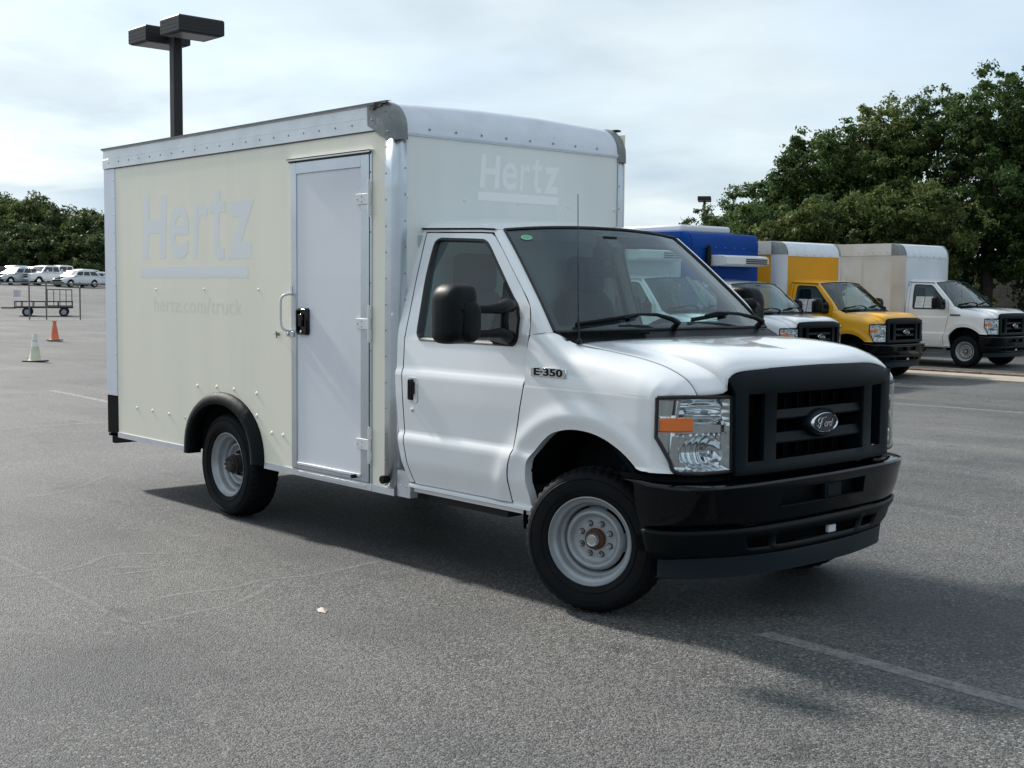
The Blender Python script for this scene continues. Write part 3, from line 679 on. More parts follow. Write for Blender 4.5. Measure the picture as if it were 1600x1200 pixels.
        mb = MB(); mb.grid([[hp(t, v, .004) for t in range(H)] for v in np.linspace(0, 1, 8)])
        hl = mb.build('headlight', 'lamp_glass', root, smooth=60, **k)
        # chrome bowl with bulb recesses, ribs and steps
        rows = []; NV = 60; NU = 130; fy = np.linspace(0, H-1, NU)
        for v in np.linspace(0, 1, NV):
            row = []
            for f in fy:
                i0 = int(min(f, H-2)); fr = f-i0
                a_ = (tp[i0]*(1-fr)+tp[i0+1]*fr)*(1-v)+(bt[i0]*(1-fr)+bt[i0+1]*fr)*v; y, z = float(a_[0]), float(a_[1]); u = f/(H-1)
                d = .028+.02*(u > .38)
                for cy, cz, ry, rz, dp in ((.765, 1.055, .095, .060, .07), (.770, .865, .105, .082, .09)):
                    q = ((y-cy)/ry)**2+((z-cz)/rz)**2
                    if q < 1: d += dp*math.sqrt(1-q)*.9
                if .955 < z < 1.0: d = .03
                if u > .38 and z < .95: d += .0035*math.sin(y*210)
                if u > .38 and z > 1.0: d += .0035*math.sin(z*190)
                if u < .34: d = .022+.05*u+.01*(z > 1.035)
                e = min(v, 1-v, u, 1-u); d *= min(1, .25+e*14)
                row.append((Nx(y)-d, -y, z))
            rows.append(row)
        mb = MB(); mb.grid(rows); mb.build('reflector', 'reflector', hl, smooth=50, **k)
        mb = MB(); P = []
        for z in (.966, .975, 1.024, 1.033):
            P.append([(Nx(y)-(.012 if .97 < z < 1.03 else .024), -y, z) for y in np.linspace(.972, .845, 10)])
        mb.grid(P); mb.build('turn_signal', 'amber', hl, smooth=30, **k)
        for zb_, r_ in ((.865, .016), (1.055, .012)):
            mb = MB(); mb.lathe([(.0, .64), (r_, .635), (r_+.002, .59)], 14, axis='x', c=(0, -.77, zb_)); mb.build('bulb', 'reflector', hl, smooth=40, **k)
        # black gasket round the lamp
        edge = [hp(t, 0) for t in range(H)]+[hp(H-1, v) for v in np.linspace(.1, .9, 6)]+[hp(t, 1) for t in range(H-1, -1, -1)]+[hp(0, v) for v in np.linspace(.9, .1, 6)]
        mb = MB(); mb.tube([(p[0]-.004, p[1], p[2]) for p in edge]+[(edge[0][0]-.004, edge[0][1], edge[0][2])], .010, 6, cap=False); mb.build('lamp_gasket', 'gasket', hl, smooth=60, **k)
        mb = MB(); cc = [(Nx(y)-.11, -y, z) for y, z in ((.985, .93), (.95, .76), (.64, .76), (.64, 1.14), (.985, 1.14))]; mb.add(cc, [(0, 1, 2, 3, 4)]); mb.build('lamp_back', 'dark_void', hl, smooth=0, **k)
    # ---- hood
    fr = [(.614, -.836, 1.139), (.640, -.775, 1.142), (.664, -.71, 1.148), (.673, -.688, 1.165), (.676, -.697, 1.195), (.680, -.682, 1.226), (.690, -.62, 1.247), (.703, -.45, 1.254), (.712, -.25, 1.258), (.716, 0, 1.260)]
    bk = [(-.143, -.860, 1.346), (-.12, -.7, 1.357), (-.10, -.4, 1.366), (-.09, 0, 1.370)]
    sl = [(x, y+.005, z+.001) for x, y, z in SEAM[2:]][::-1]
    ctr = [(.716, 0, 1.260), (.69, 0, 1.279), (.60, 0, 1.304), (.4, 0, 1.33), (.15, 0, 1.353), (-.09, 0, 1.370)]
    frl = fr[:4]+[(.676, -.690, 1.185), (.682, -.665, 1.207), (.692, -.59, 1.232)]+fr[7:]
    S = coons(fr, bk, sl, ctr, 34, 30); S2 = coons(frl, bk, sl, ctr, 34, 30)
    # a raised plateau with a soft shoulder, as pressed in the real hood
    for i in range(31):
        for j in range(35):
            y = abs(S[i, j, 1]); v = i/30
            for Q in (S, S2): Q[i, j, 2] += .012*(1/(1+math.exp((y-.60)/.03)))*min(1, v*5)*min(1, (1-v)*4)
    mb = MB(); mb.grid([[tuple(p) for p in r_] for r_ in S]); mb.grid([[(p[0], -p[1], p[2]) for p in r_] for r_ in S2], flip=True)
    mb.build('hood', 'white_paint', root, smooth=40, merge=.0008, solid=.006)
    mb = MB(); P = cat([(x, y-.001, z-.006) for x, y, z in SEAM[2:]], 4)
    for s in (1, -1):
        mb = MB(); mb.grid([[(p[0], s*(p[1]+d), p[2]-.004) for p in P] for d in (-.012, .014)]); mb.build('hood_seam', 'dark_void', root)
    # ---- cowl
    P = []
    for t, dz in ((0, .0), (.25, -.004), (.6, -.012), (1, -.020)):
        P.append([tuple(np.array(p)*(1-t)+np.array(q)*t+np.array((0, 0, dz))) for p, q in zip(cat(full([(x-.004, y, z) for x, y, z in WSB]), 6), cat(full([(-.20, -.888, 1.386), (-.13, -.70, 1.366), (-.10, -.4, 1.373), (-.085, 0, 1.376)]), 6))])
    mb = MB(); mb.grid(P)
    for i in range(30):
        y = -.86+i*.018; x0 = float(np.interp(abs(y), [0, .3, .62, .885], [-.198, -.205, -.235, -.29])); mb.box((x0+.01, y, 1.386+(.004)), (x0+.075, y+.006, 1.402-.002*(i % 2)))
    mb.build('cowl', 'black_plastic', root, smooth=40)
    # ---- windshield
    mb = MB(); mb.grid([[tuple(p) for p in r_] for r_ in WS]); wsd = mb.build('windshield', 'ws_glass', root, smooth=60)
    mb = MB()
    def band(u0, u1, v0, v1, n, m, off=-.003): mb.grid([[ws(u0+(u1-u0)*i/n, v0+(v1-v0)*j/m, off) for i in range(n+1)] for j in range(m+1)])
    band(.0, 1, .965, 1, 40, 1); band(0, 1, 0, .045, 40, 1); band(0, .026, .045, .965, 1, 20); band(.974, 1, .045, .965, 1, 20)
    band(.47, .53, .80, .965, 4, 4)
    mb.build('frit', 'gasket', wsd, smooth=60)
    mb = MB(); ed = [ws(u, 1, .003) for u in np.linspace(0, 1, 40)]; mb.tube(ed, .008, 6); mb.tube([ws(0, v, .002) for v in np.linspace(0, 1, 24)], .009, 6); mb.tube([ws(1, v, .002) for v in np.linspace(0, 1, 24)], .009, 6)
    mb.tube([ws(u, 0, .002) for u in np.linspace(0, 1, 40)], .008, 6); mb.build('seal', 'gasket', wsd, smooth=60)
    # inspection sticker, inside mirror and camera housing
    mb = MB(); c = (.075, .90); n = 24
    mb.add([ws(c[0]+.026*math.cos(a)*1.0, c[1]+.028*math.sin(a), .0035) for a in np.linspace(0, 2*PI, n, False)], [tuple(range(n))]); st = mb.build('sticker', 'sticker_green', wsd, smooth=0)
    mb = MB()
    for k2 in range(10): a = k2*2*PI/10; mb.add([ws(c[0]+r_*math.cos(a+d), c[1]+1.08*r_*math.sin(a+d), .0045) for r_, d in ((.018, -.2), (.018, .2), (.023, .12), (.023, -.12))], [(0, 1, 2, 3)])
    mb.build('sticker_print', 'white_plastic', wsd, smooth=0)
    mb = MB(); p = ws(.5, .84); mb.box((p[0]-.10, -.055, p[2]-.05), (p[0]-.03, .055, p[2]+.04)); mb.box((p[0]-.13, -.05, p[2]-.10), (p[0]-.07, .04, p[2]-.02))
    mb.tube([(p[0]-.10, 0, p[2]-.05), (p[0]-.15, .05, p[2]-.13)], .015); mb.box((p[0]-.18, -.06, p[2]-.20), (p[0]-.145, .19, p[2]-.125))
    mb.build('rear_view_mirror', 'black_plastic', wsd, bevel=.012)
    # ---- roof
    rb = [(-1.56, -.765, 1.968), (-1.56, -.70, 2.002), (-1.56, -.5, 2.028), (-1.56, -.25, 2.040), (-1.56, 0, 2.044)]
    sd_ = [(-.878, -.720, 1.949), (-.93, -.752, 1.951), (-1.05, -.764, 1.955), (-1.30, -.768, 1.962), (-1.56, -.765, 1.968)]
    S = coons(full([(x-.002, y, z+.002) for x, y, z in WST]), full(rb), sd_, [(x, -y, z) for x, y, z in sd_], 40, 26)
    for i in range(27):
        for j in range(41):
            e = min(i/26*4, 1)*min(j/40*9, (40-j)/40*9, 1); S[i, j, 2] += .018*e*(1-.35*i/26)
    mb = MB(); mb.grid([[tuple(q) for q in r_] for r_ in S]); mb.build('cab_roof', 'white_paint', root, smooth=60)
    # ---- grille
    zr = [.755, .780, .812, 1.140, 1.156, 1.20, 1.238, 1.258]
    yc_ = [-.655, -.60, -.57, -.46, -.375, -.30, -.2, -.1, 0, .1, .2, .30, .375, .46, .57, .60, .655]
    def G(y, z, d=0):
        yy_ = y; e = abs(y)
        if e > .65: yy_ = math.copysign(float(np.interp(z, [.755, 1.13, 1.165, 1.205, 1.238, 1.258], [.650, .656, .668, .692, .686, .668])), y)
        zt_ = z
        if z > 1.25: zt_ = float(np.interp(abs(yy_), [0, .25, .45, .6, .69], [1.254, 1.252, 1.248, 1.242, 1.222] if y < 0 else [1.254, 1.252, 1.246, 1.224, 1.195]))
        elif z > 1.23: zt_ = float(np.interp(abs(yy_), [0, .6, .69], [1.240, 1.230, 1.208] if y < 0 else [1.240, 1.212, 1.188]))
        lean = .0 if z < 1.14 else (z-1.14)*.12
        recess = .010 if .81 < z < 1.142 and abs(y) < .58 else 0
        return (Nx(yy_)+.014-lean+d-recess-(.012 if z > 1.25 else 0), yy_, zt_)
    P = [[G(y, z) for y in yc_] for z in zr]
    holes = {(2, j) for j in range(16) if not (j in (0, 1, 3, 12, 14, 15))}
    mb = MB(); mb.grid(P, holes=holes)
    gq = mb.build('grille', 'trim_plastic', root, smooth=40, solid=.028, bevel=.004, offs=-1 if False else 0)
    for z0, z1 in ((1.004, 1.050), (.886, .938)):
        mb = MB(); ysx = np.linspace(-.372, .372, 17)
        mb.grid([[(Nx(y)+d, y, z) for y in ysx] for d, z in ((-.05, z0+.006), (-.002, z0), (.002, z0+.008), (-.012, z1), (-.05, z1-.002))]); mb.build('grille_bar', 'trim_plastic', gq, smooth=30)
    for ys_ in (-1, 1):
        mb = MB(); mb.box((.60, min(ys_*.378, ys_*.384), .81), (.70, max(ys_*.378, ys_*.384), 1.14)); mb.build('grille_bar', 'trim_plastic', gq)
        mb = MB(); mb.box((.58, min(ys_*.57, ys_*.564), .81), (.685, max(ys_*.57, ys_*.564), 1.14)); mb.build('grille_bar', 'trim_plastic', gq)
    mb = MB()
    for i in range(-3, 4): mb.box((.62, i*.105-.003, .81), (.655, i*.105+.003, 1.145))
    mb.build('grille_vane', 'dull_black', gq, kind='stuff')
    mb = MB(); mb.box((.54, -.64, .76), (.56, .64, 1.2)); mb.build('radiator', 'dark_void', gq)
    # emblem
    def oval(ry, rz, x, n=40): return [(x, .82*ry*math.cos(a), .972+.86*rz*math.sin(a)) for a in np.linspace(0, 2*PI, n, False)]
    mb = MB(); mb.grid([oval(.155, .080, .70), oval(.158, .083, .732), oval(.148, .074, .742), oval(.135, .062, .738)], True); mb.build('emblem_bezel', 'trim_plastic', gq, smooth=50)
    mb = MB(); mb.grid([oval(.135, .062, .736), oval(.131, .060, .752), oval(.126, .056, .755), oval(.122, .053, .750)], True); em = mb.build('emblem', 'chrome', gq, smooth=50)
    mb = MB(); mb.add(oval(.123, .054, .749), [tuple(range(40))]); mb.grid([oval(.110, .044, .7500), oval(.110, .044, .7515), oval(.107, .042, .7515), oval(.107, .042, .7500)], True); mb.build('emblem_field', 'emblem_blue', em, smooth=0)
    put_text('emblem_lettering', 'ord', .052, (.7525, .018, .967), (0, 1, 0), em, 'bright_steel', offset=.0012, shear=.35, spacing=.88, extrude=.001)
    mb = MB()      # script capital with its swash
    F1 = cat([(-.020, .990), (-.040, 1.001), (-.068, .996), (-.078, .980), (-.066, .968), (-.050, .974)], 6); F0 = cat([(-.060, 1.003), (-.035, 1.000), (-.012, 1.002), (.010, 1.003)], 6); F2 = cat([(-.034, .998), (-.046, .975), (-.056, .950), (-.072, .941), (-.082, .951), (-.076, .962)], 6); F3 = cat([(-.056, .972), (-.032, .973)], 4)
    for F in (F0, F1, F2, F3): mb.tube([(.7522, a*.82, .972+(b-.972)*.84) for a, b in F], .0024, 5)
    mb.build('emblem_swash', 'bright_steel', em, smooth=50)
    # ---- bumper
    def row(C0, C1, f, z, inset=0, T=None):
        out = []
        for t in T:
            y0, x0 = bplan(C0, t); y1, x1 = bplan(C1, t); out.append((x0*(1-f)+x1*f-inset, (y0*(1-f)+y1*f), z))
        return out
    T = np.r_[np.linspace(-1, -.27, 30), np.linspace(-.25, .25, 16), np.linspace(.27, 1, 30)]
    rows = [row(BT, BM, 0, .735, .10, T), row(BT, BM, 0, .728, .03, T), row(BT, BM, 0, .722, .008, T), row(BT, BM, 0, .712, 0, T), row(BT, BM, .03, .69, 0, T), row(BT, BM, .10, .672, .003, T), row(BT, BM, .40, .588, .003, T), row(BT, BM, .75, .54, 0, T), row(BT, BM, .97, .512, 0, T), row(BT, BM, 1, .506, .015, T)]
    H2 = {(5, j) for j in range(30, 45)}
    mb = MB(); mb.grid(rows, holes=H2); bp_ = mb.build('front_bumper', 'gloss_black', root, smooth=35)
    # recess behind the plate opening, radar unit inside it
    a0 = rows[5][30:46]; a1 = rows[6][30:46]
    mb = MB(); bk_ = lambda r_: [(p[0]-.06, p[1], p[2]) for p in r_]
    mb.grid([a0, bk_(a0)]); mb.grid([a1, bk_(a1)]); mb.grid([bk_(a0), bk_(a1)]); mb.grid([[a0[0], a1[0]], [bk_(a0)[0], bk_(a1)[0]]]); mb.grid([[a0[-1], a1[-1]], [bk_(a0)[-1], bk_(a1)[-1]]]); mb.build('plate_recess', 'black_plastic', bp_, smooth=30)
    mb = MB(); mb.box((.735, -.005, .592), (.765, .135, .668)); mb.box((.764, .01, .60), (.770, .12, .66)); mb.build('radar_unit', 'trim_plastic', bp_, bevel=.006)
    mb = MB(); mb.tube([(p[0]+.001, p[1], p[2]-.002) for p in a1], .004, 6); mb.build('recess_lip', 'trim_plastic', bp_)
    T2 = np.unique(np.r_[np.linspace(-1, -.46, 16), np.linspace(-.44, -.30, 6), np.linspace(-.26, .26, 14), np.linspace(.30, .44, 6), np.linspace(.46, 1, 16)])
    rows = [row(BM, BB, 0, .500, -.004, T2), row(BM, BB, .1, .475, -.006, T2), row(BM, BB, .25, .447, .004, T2), row(BM, BB, .45, .392, .008, T2), row(BM, BB, .75, .372, .004, T2), row(BM, BB, .92, .352, .008, T2)]
    H3 = {(2, j) for j, t in enumerate(T2[:-1]) if -.445 < t < -.31 or -.265 < t < .25 or .295 < t < .43}
    mb = MB(); mb.grid(rows, holes=H3); vb = mb.build('bumper_valance', 'black_plastic', bp_, smooth=30, solid=.02, offs=0)
    mb = MB(); q = [(x-.07, y, z) for x, y, z in row(BM, BB, .3, .46, 0, T2)]; q2 = [(x-.07, y, z) for x, y, z in row(BM, BB, .4, .38, 0, T2)]; mb.grid([q, q2]); mb.build('intake_back', 'dark_void', bp_)
    mb = MB(); mb.box((.700, .10, .395), (.722, .165, .435)); mb.build('intake_clip', 'white_plastic', bp_, bevel=.004)
    rows = [row(BM, BB, .92, .355, -.010, T2), row(BM, BB, .97, .345, -.012, T2), row(BM, BB, 1, .275, -.006, T2), row(BM, BB, 1, .258, -.006, T2), row(BM, BB, 1, .252, .012, T2)]
    mb = MB(); mb.grid(rows); mb.build('spoiler', 'spoiler_plastic', bp_, smooth=30)
    mb = MB(); rows = [row(BT, BM, 0, .735, .10, T), row(BT, BM, 0, .76, .13, T)]; mb.grid([[(p[0], p[1]*.97, p[2]) for p in r_] for r_ in rows]); mb.build('bumper_filler', 'dark_void', bp_)
    # ---- wipers
    for nm, pv, tip, b0, b1 in (('wiper', (.46, -.035), (.32, .085), (.075, .035), (.335, .105)), ('wiper', (.93, -.03), (.70, .095), (.565, .055), (.80, .115))):
        mb = MB(); mb.tube([ws(pv[0], .0, .0), ws(pv[0], .0, .05), ws(pv[0]+(tip[0]-pv[0])*.15, .03, .055), ws((pv[0]+tip[0])/2, .075, .05), ws(tip[0], tip[1], .045), ws(tip[0]-.06, (b0[1]+b1[1])/2, .03)], [.018, .018, .014, .010, .007, .006], 8)
        wp = mb.build(nm, 'black_plastic', wsd, smooth=50)
        mb = MB(); n = 10; mb.grid([[ws(b0[0]+(b1[0]-b0[0])*i/n, b0[1]+(b1[1]-b0[1])*i/n+dv_, o_) for i in range(n+1)] for dv_, o_ in ((0, .004), (0, .022), (.010, .026), (.022, .018), (.012, .018), (.006, .004))]); mb.build('wiper_blade', 'rubber', wp, smooth=30)
    # ---- antenna on the right cowl corner
    mb = MB(); mb.lathe([(.016, 1.352), (.017, 1.362), (.012, 1.370), (.008, 1.376)], 14, axis='z', c=(-.135, -.865, 0), cap=True)
    mb.tube([(-.135, -.865, 1.37), (-.14, -.865, 1.45), (-.142, -.865, 1.49)], [.0065, .0055, .004], 8); mb.tube([(-.142, -.865, 1.49), (-.155, -.865, 2.10)], [.0028, .0022], 6); mb.build('antenna', 'gloss_black', root, smooth=50)
    # ---- inside the cab
    mb = MB(); mb.box((-1.545, -.80, .55), (-1.525, .80, 1.93)); mb.build('back_wall', 'interior_grey', root)
    mb = MB(); mb.box((-1.50, -.90, .55), (-.40, .90, .60)); mb.box((-.60, -.60, .45), (.55, .60, 1.10)); mb.box((-1.3, -.25, .6), (-.60, .25, .85)); mb.build('cab_floor', 'underbody', root)
    for yy_ in (-.47, .47):
        mb = MB(); mb.grid([[(x, yy_+w_*t, z) for t in (-1, -.8, 0, .8, 1)] for x, z, w_ in ((-1.02, .62, .24), (-.93, .66, .25), (-.88, .82, .26), (-.90, .90, .26), (-1.0, .92, .26), (-1.22, .90, .25), (-1.27, 1.1, .25), (-1.33, 1.35, .24), (-1.38, 1.54, .20), (-1.41, 1.60, .15), (-1.45, 1.60, .15), (-1.47, 1.54, .2), (-1.46, .9, .24))]); se = mb.build('seat', 'seat_cloth', root, smooth=50, solid=.03)
        mb = MB(); mb.box((-1.46, yy_-.15, 1.60), (-1.36, yy_+.15, 1.83)); mb.build('headrest', 'seat_cloth', se, bevel=.04)
    prof = [(-.24, 1.395), (-.34, 1.42), (-.50, 1.425), (-.60, 1.40), (-.64, 1.33), (-.62, 1.15), (-.56, 1.0), (-.50, .62)]
    mb = MB(); mb.grid([[(x, y, z+.012*(1 if abs(y-.45) < .25 and i in (2, 3) else 0)) for y in np.linspace(-.83, .83, 13)] for i, (x, z) in enumerate(prof)]); mb.build('dashboard', 'dash', root, smooth=40)
    mb = MB(); C0 = Vector((-.80, .45, 1.30)); nn = Vector((-.75, 0, .66)).normalized(); uu = Vector((0, 1, 0)); vv = nn.cross(uu)
    ring = [C0+(uu*math.cos(a)+vv*math.sin(a))*.195 for a in np.linspace(0, 2*PI, 33)]; mb.tube(ring, .016, 8, cap=False)
    for a in (0, PI, -PI/2): mb.tube([C0, C0+(uu*math.cos(a)+vv*math.sin(a))*.19], .016, 6)
    mb.lathe([(.07, -.02), (.06, .02)], 16, axis='x', c=tuple(C0), cap=True); mb.tube([C0, C0-nn*.25], .03); mb.build('steering_wheel', 'black_plastic', root, smooth=50)
    for yy_ in (-.78, .78):
        mb = MB(); mb.tube([(-.66, yy_*1.01, 1.52), (-.68, yy_*.97, 1.56), (-.75, yy_*.95, 1.66), (-.80, yy_*.965, 1.70)], .014); mb.build('grab_handle', 'interior_grey', root)
    # ---- wheels
    make_wheel(root, (0, -.905, .368), steer, -1, False); make_wheel(root, (0, .905, .368), steer, 1, False)
    # ---- chassis
    mb = MB(); mb.box((-.9, -.52, .42), (.60, -.42, .58)); mb.box((-.9, .42, .42), (.60, .52, .58)); mb.box((-.25, -.5, .28), (.25, .5, .45)); mb.tube([(0, -.8, .36), (0, .8, .36)], .05); mb.box((-1.2, -.9, .40), (-.62, -.80, .47)); mb.build('chassis', 'underbody', root)

# ------------------------------------------------------------------ the near truck
truck = tag(empty('box_truck'), 'white cab truck with faded cream cargo box and a side door, nearest in the lot', 'truck')
make_cab(truck, steer=R(21))
W_, XB, XR, ZT, ZB = .964, -1.538, -5.407, 2.698, .40
make_wheel(truck, (-3.535, -.93, .366), 0, -1, True); make_wheel(truck, (-3.515, .93, .368), 0, 1, True)
def arch(cx=-3.532, z0=.445, rx=.50, top=.84, n=24):
    out = []
    for i in range(n+1):
        a = PI*i/n; out.append((cx+rx*math.cos(a)*(1 if True else 1), z0+(top-z0)*abs(math.sin(a))**.8))
    return out
# side panels with the wheel arch cut out; the right one leaves the doorway free
for s in (-1, 1):
    mb = MB(); y = s*W_
    if s < 0:
        A_ = arch(); A_[0] = (A_[0][0], .445); A_[-1] = (A_[-1][0], .445)
        # back part, in columns so that the arch is exact
        xs_ = [-5.212]+[p[0] for p in A_[::-1]]+[-2.643]
        cols = []
        def zlo(x):
            if x <= A_[-1][0] or x >= A_[0][0]: return .445
            return float(np.interp(x, [p[0] for p in A_[::-1]], [p[1] for p in A_[::-1]]))
        mb.grid([[(x, y, zlo(x)+(2.545-zlo(x))*t) for t in (0, .3, .6, 1)] for x in xs_])
        mb.grid([[(x, y, z) for z in (.445, 1.2, 2.0, 2.545)] for x in (-1.768, -1.636)])
        mb.grid([[(x, y, z) for z in (2.425, 2.545)] for x in (-2.643, -1.768)])
    else:
        mb.box((XR, y-.01, .42), (XB, y, 2.66))
    pn = mb.build('side_panel', 'cream_panel', truck, smooth=0)
    if s < 0: SP = pn
BOLT = [(-4.88, .665), (-4.62, .663), (-4.35, .66), (-3.91, .90), (-3.63, .91), (-3.39, .908), (-3.09, .90), (-3.91, .76), (-3.09, .75), (-2.90, .65), (-2.76, .648), (-4.54, 1.59), (-3.80, 1.597), (-3.06, 1.60), (-4.10, .655)]
mb = MB()
for i, (x, z) in enumerate(BOLT): mb.dome((x, -W_, z), .014 if i < 11 else .010, h=.55)
mb.build('carriage_bolt', 'cream_panel', SP, smooth=60, kind='stuff')
mb = MB(); mb.dome((-4.106, -W_-.001, .655), .011, h=.1); mb.build('bolt_hole', 'dark_void', SP)
# faded lettering left on the panel
yl = -W_-.0004
LET = dict(H=(-4.758, -4.345, 1.823, 2.292), e=(-4.312, -4.015, 1.817, 2.206), r=(-3.955, -3.735, 1.816, 2.2), t=(-3.712, -3.478, 1.809, 2.285), z=(-3.462, -3.112, 1.809, 2.2))
def letter_t(b4, parent, m, plane, off):
    x0, x1, z0, z1 = b4; w_, h_ = x1-x0, z1-z0
    P = [(.34, 1.0), (.66, 1.0), (.63, .83), (.98, .83), (.96, .68), (.60, .68), (.55, .30), (.56, .20), (.62, .155), (.72, .15), (.86, .17), (.86, .01), (.66, -.015), (.46, .0), (.30, .07), (.24, .20), (.245, .34), (.30, .68), (.04, .68), (.06, .83), (.32, .83)]
    V = [(x0+a*w_, z0+b*h_) for a, b in P]; mb = MB(); mb.add([(a, off, b) if plane == 'y' else (off, a, b) for a, b in V], [tuple(range(len(V)))]); mb.build('letter', m, parent, smooth=0)
letter_t(LET['t'], SP, 'ghost_side', 'y', yl-.0001)
for i, (ch, b4) in enumerate(LET.items()):
    if ch != 't': letter(ch, *b4, SP, 'ghost_side', 'y', yl-.0001*(i % 2), bold={'e': .012, 'r': .006}.get(ch, .03))
mb = MB(); mb.box((-4.785, yl-.0001, 1.679), (-3.192, yl+.0001, 1.76)); mb.build('ghost_underline', 'ghost_side', SP)
put_text('ghost_address', 'hertz.com/truck', .165, (-3.93, yl, 1.475), (1, 0, 0), SP, 'ghost_faint', offset=.0, sx=1.15, sy=1.0, extrude=.0, spacing=1.05)
# front wall
mb = MB(); mb.grid([[(XB, y, z) for z in (.40, 1.2, 2.0, 2.53)] for y in (-.90, 0, .90)]); FP = mb.build('front_panel', 'front_panel', truck, smooth=0)
FL_ = lambda b4: (-.328+(b4[0]+4.758)*.412, -.328+(b4[1]+4.758)*.412, 2.232+(b4[2]-1.815)*.435, 2.232+(b4[3]-1.815)*.435)
letter_t(FL_(LET['t']), FP, 'ghost_front', 'x', XB+.0006)
for i, (ch, b4) in enumerate(LET.items()):
    if ch != 't': letter(ch, -.328+(b4[0]+4.758)*.412, -.328+(b4[1]+4.758)*.412, 2.232+(b4[2]-1.815)*.435, 2.232+(b4[3]-1.815)*.435, FP, 'ghost_front', 'x', XB+.0005+.0001*(i % 2), bold={'e': .012, 'r': .006}.get(ch, .03))
mb = MB(); mb.box((XB+.0006, -.345, 2.158), (XB+.0014, .338, 2.212)); mb.build('ghost_underline', 'ghost_front', FP)
mb = MB()
for y in (-.885, -.45, -.01, .43, .86): mb.dome((XB, y, 2.155), .014, 'x', 1, .55)
mb.build('carriage_bolt', 'front_panel', FP, smooth=60, kind='stuff')
# corner posts, wrapped in aluminium
for s in (-1, 1):
    mb = MB(); y = s*W_
    prof = [(-1.637, y), (-1.637, y+s*.004), (-1.585, y+s*.004), (-1.560, y+s*.003), (XB+.0, y-s*.012), (XB+.008, y-s*.035), (XB+.008, y-s*.072), (XB+.002, y-s*.074)]
    mb.grid([[(a, b, z) for a, b in prof] for z in (.405, 1.0, 1.6, 2.2, 2.54)])
    cp = mb.build('corner_post', 'mill_aluminium', truck, smooth=50, solid=.002)
    mb = MB()
    for k in range(14):
        z = .46+k*.152
        mb.dome((-1.626, y+s*.0045, z), .0062, 'y', s, .6); mb.dome((XB+.0085, y-s*.062, z+.03), .0062, 'x', 1, .6)
    mb.build('rivet', 'casting', cp, kind='stuff')
# top rail, two steps with a drip lip
for s in (-1, 1):
    y = s*W_
    prof = [(y, 2.540), (y+s*.008, 2.541), (y+s*.008, 2.613), (y+s*.003, 2.617), (y+s*.003, 2.682), (y+s*.020, 2.688), (y+s*.020, 2.698), (y-s*.03, 2.700)]
    mb = MB(); mb.grid([[(x, a, b) for a, b in prof] for x in (XR-.012, -4, -3, -1.70)])
    tr_ = mb.build('top_rail', 'aluminium', truck, smooth=25)
    mb = MB(); mb.grid([[(x, a, b) for a, b in ((y+s*.0205, 2.687), (y+s*.0225, 2.700), (y-s*.02, 2.7015))] for x in (XR-.012, -1.60)]); mb.build('roof_edge', 'casting', tr_)
    mb = MB()
    x = XR+.10
    while x < -1.75: mb.dome((x, y+s*.0085, 2.585), .0068, 'y', s, .5); x += .176
    mb.build('rivet', 'casting', tr_, kind='stuff')
    mb = MB(); mb.box((XR+.05, y-.001, 2.534), (-1.64, y+s*.0095, 2.541)); mb.build('rail_shadow_strip', 'gasket', tr_)  # solid dark strip standing in for the shadow line below the rail
# roof
mb = MB(); mb.grid([[(x, y, 2.700+.03*(1-(y/.96)**2)) for y in np.linspace(-.945, .945, 9)] for x in (XR, -4, -3, -1.71)]); mb.build('box_roof', 'nose_aluminium', truck, smooth=60)
# front nose radius
P = []
for k in range(11):
    a = PI/2*k/10; P.append([(-1.71+.176*math.sin(a), y, 2.535+(.165+.03*(1-(y/.96)**2)*math.cos(a))*math.cos(a)) for y in np.linspace(-.90, .90, 9)])
P.append([(XB+.010, y, 2.505) for y in np.linspace(-.90, .90, 9)]); P.append([(XB+.002, y, 2.504) for y in np.linspace(-.90, .90, 9)])
mb = MB(); mb.grid(P); nb = mb.build('nose_cap', 'nose_aluminium', truck, smooth=50)
mb = MB(); mb.box((XB+.004, -.89, 2.512), (XB+.0125, .89, 2.522)); mb.build('nose_trim', 'mill_aluminium', nb)
mb = MB()
for y in np.arange(-.72, .8, .201): mb.dome((XB+.006, y, 2.548), .0075, 'x', 1, .5)
mb.build('rivet', 'casting', nb, kind='stuff')
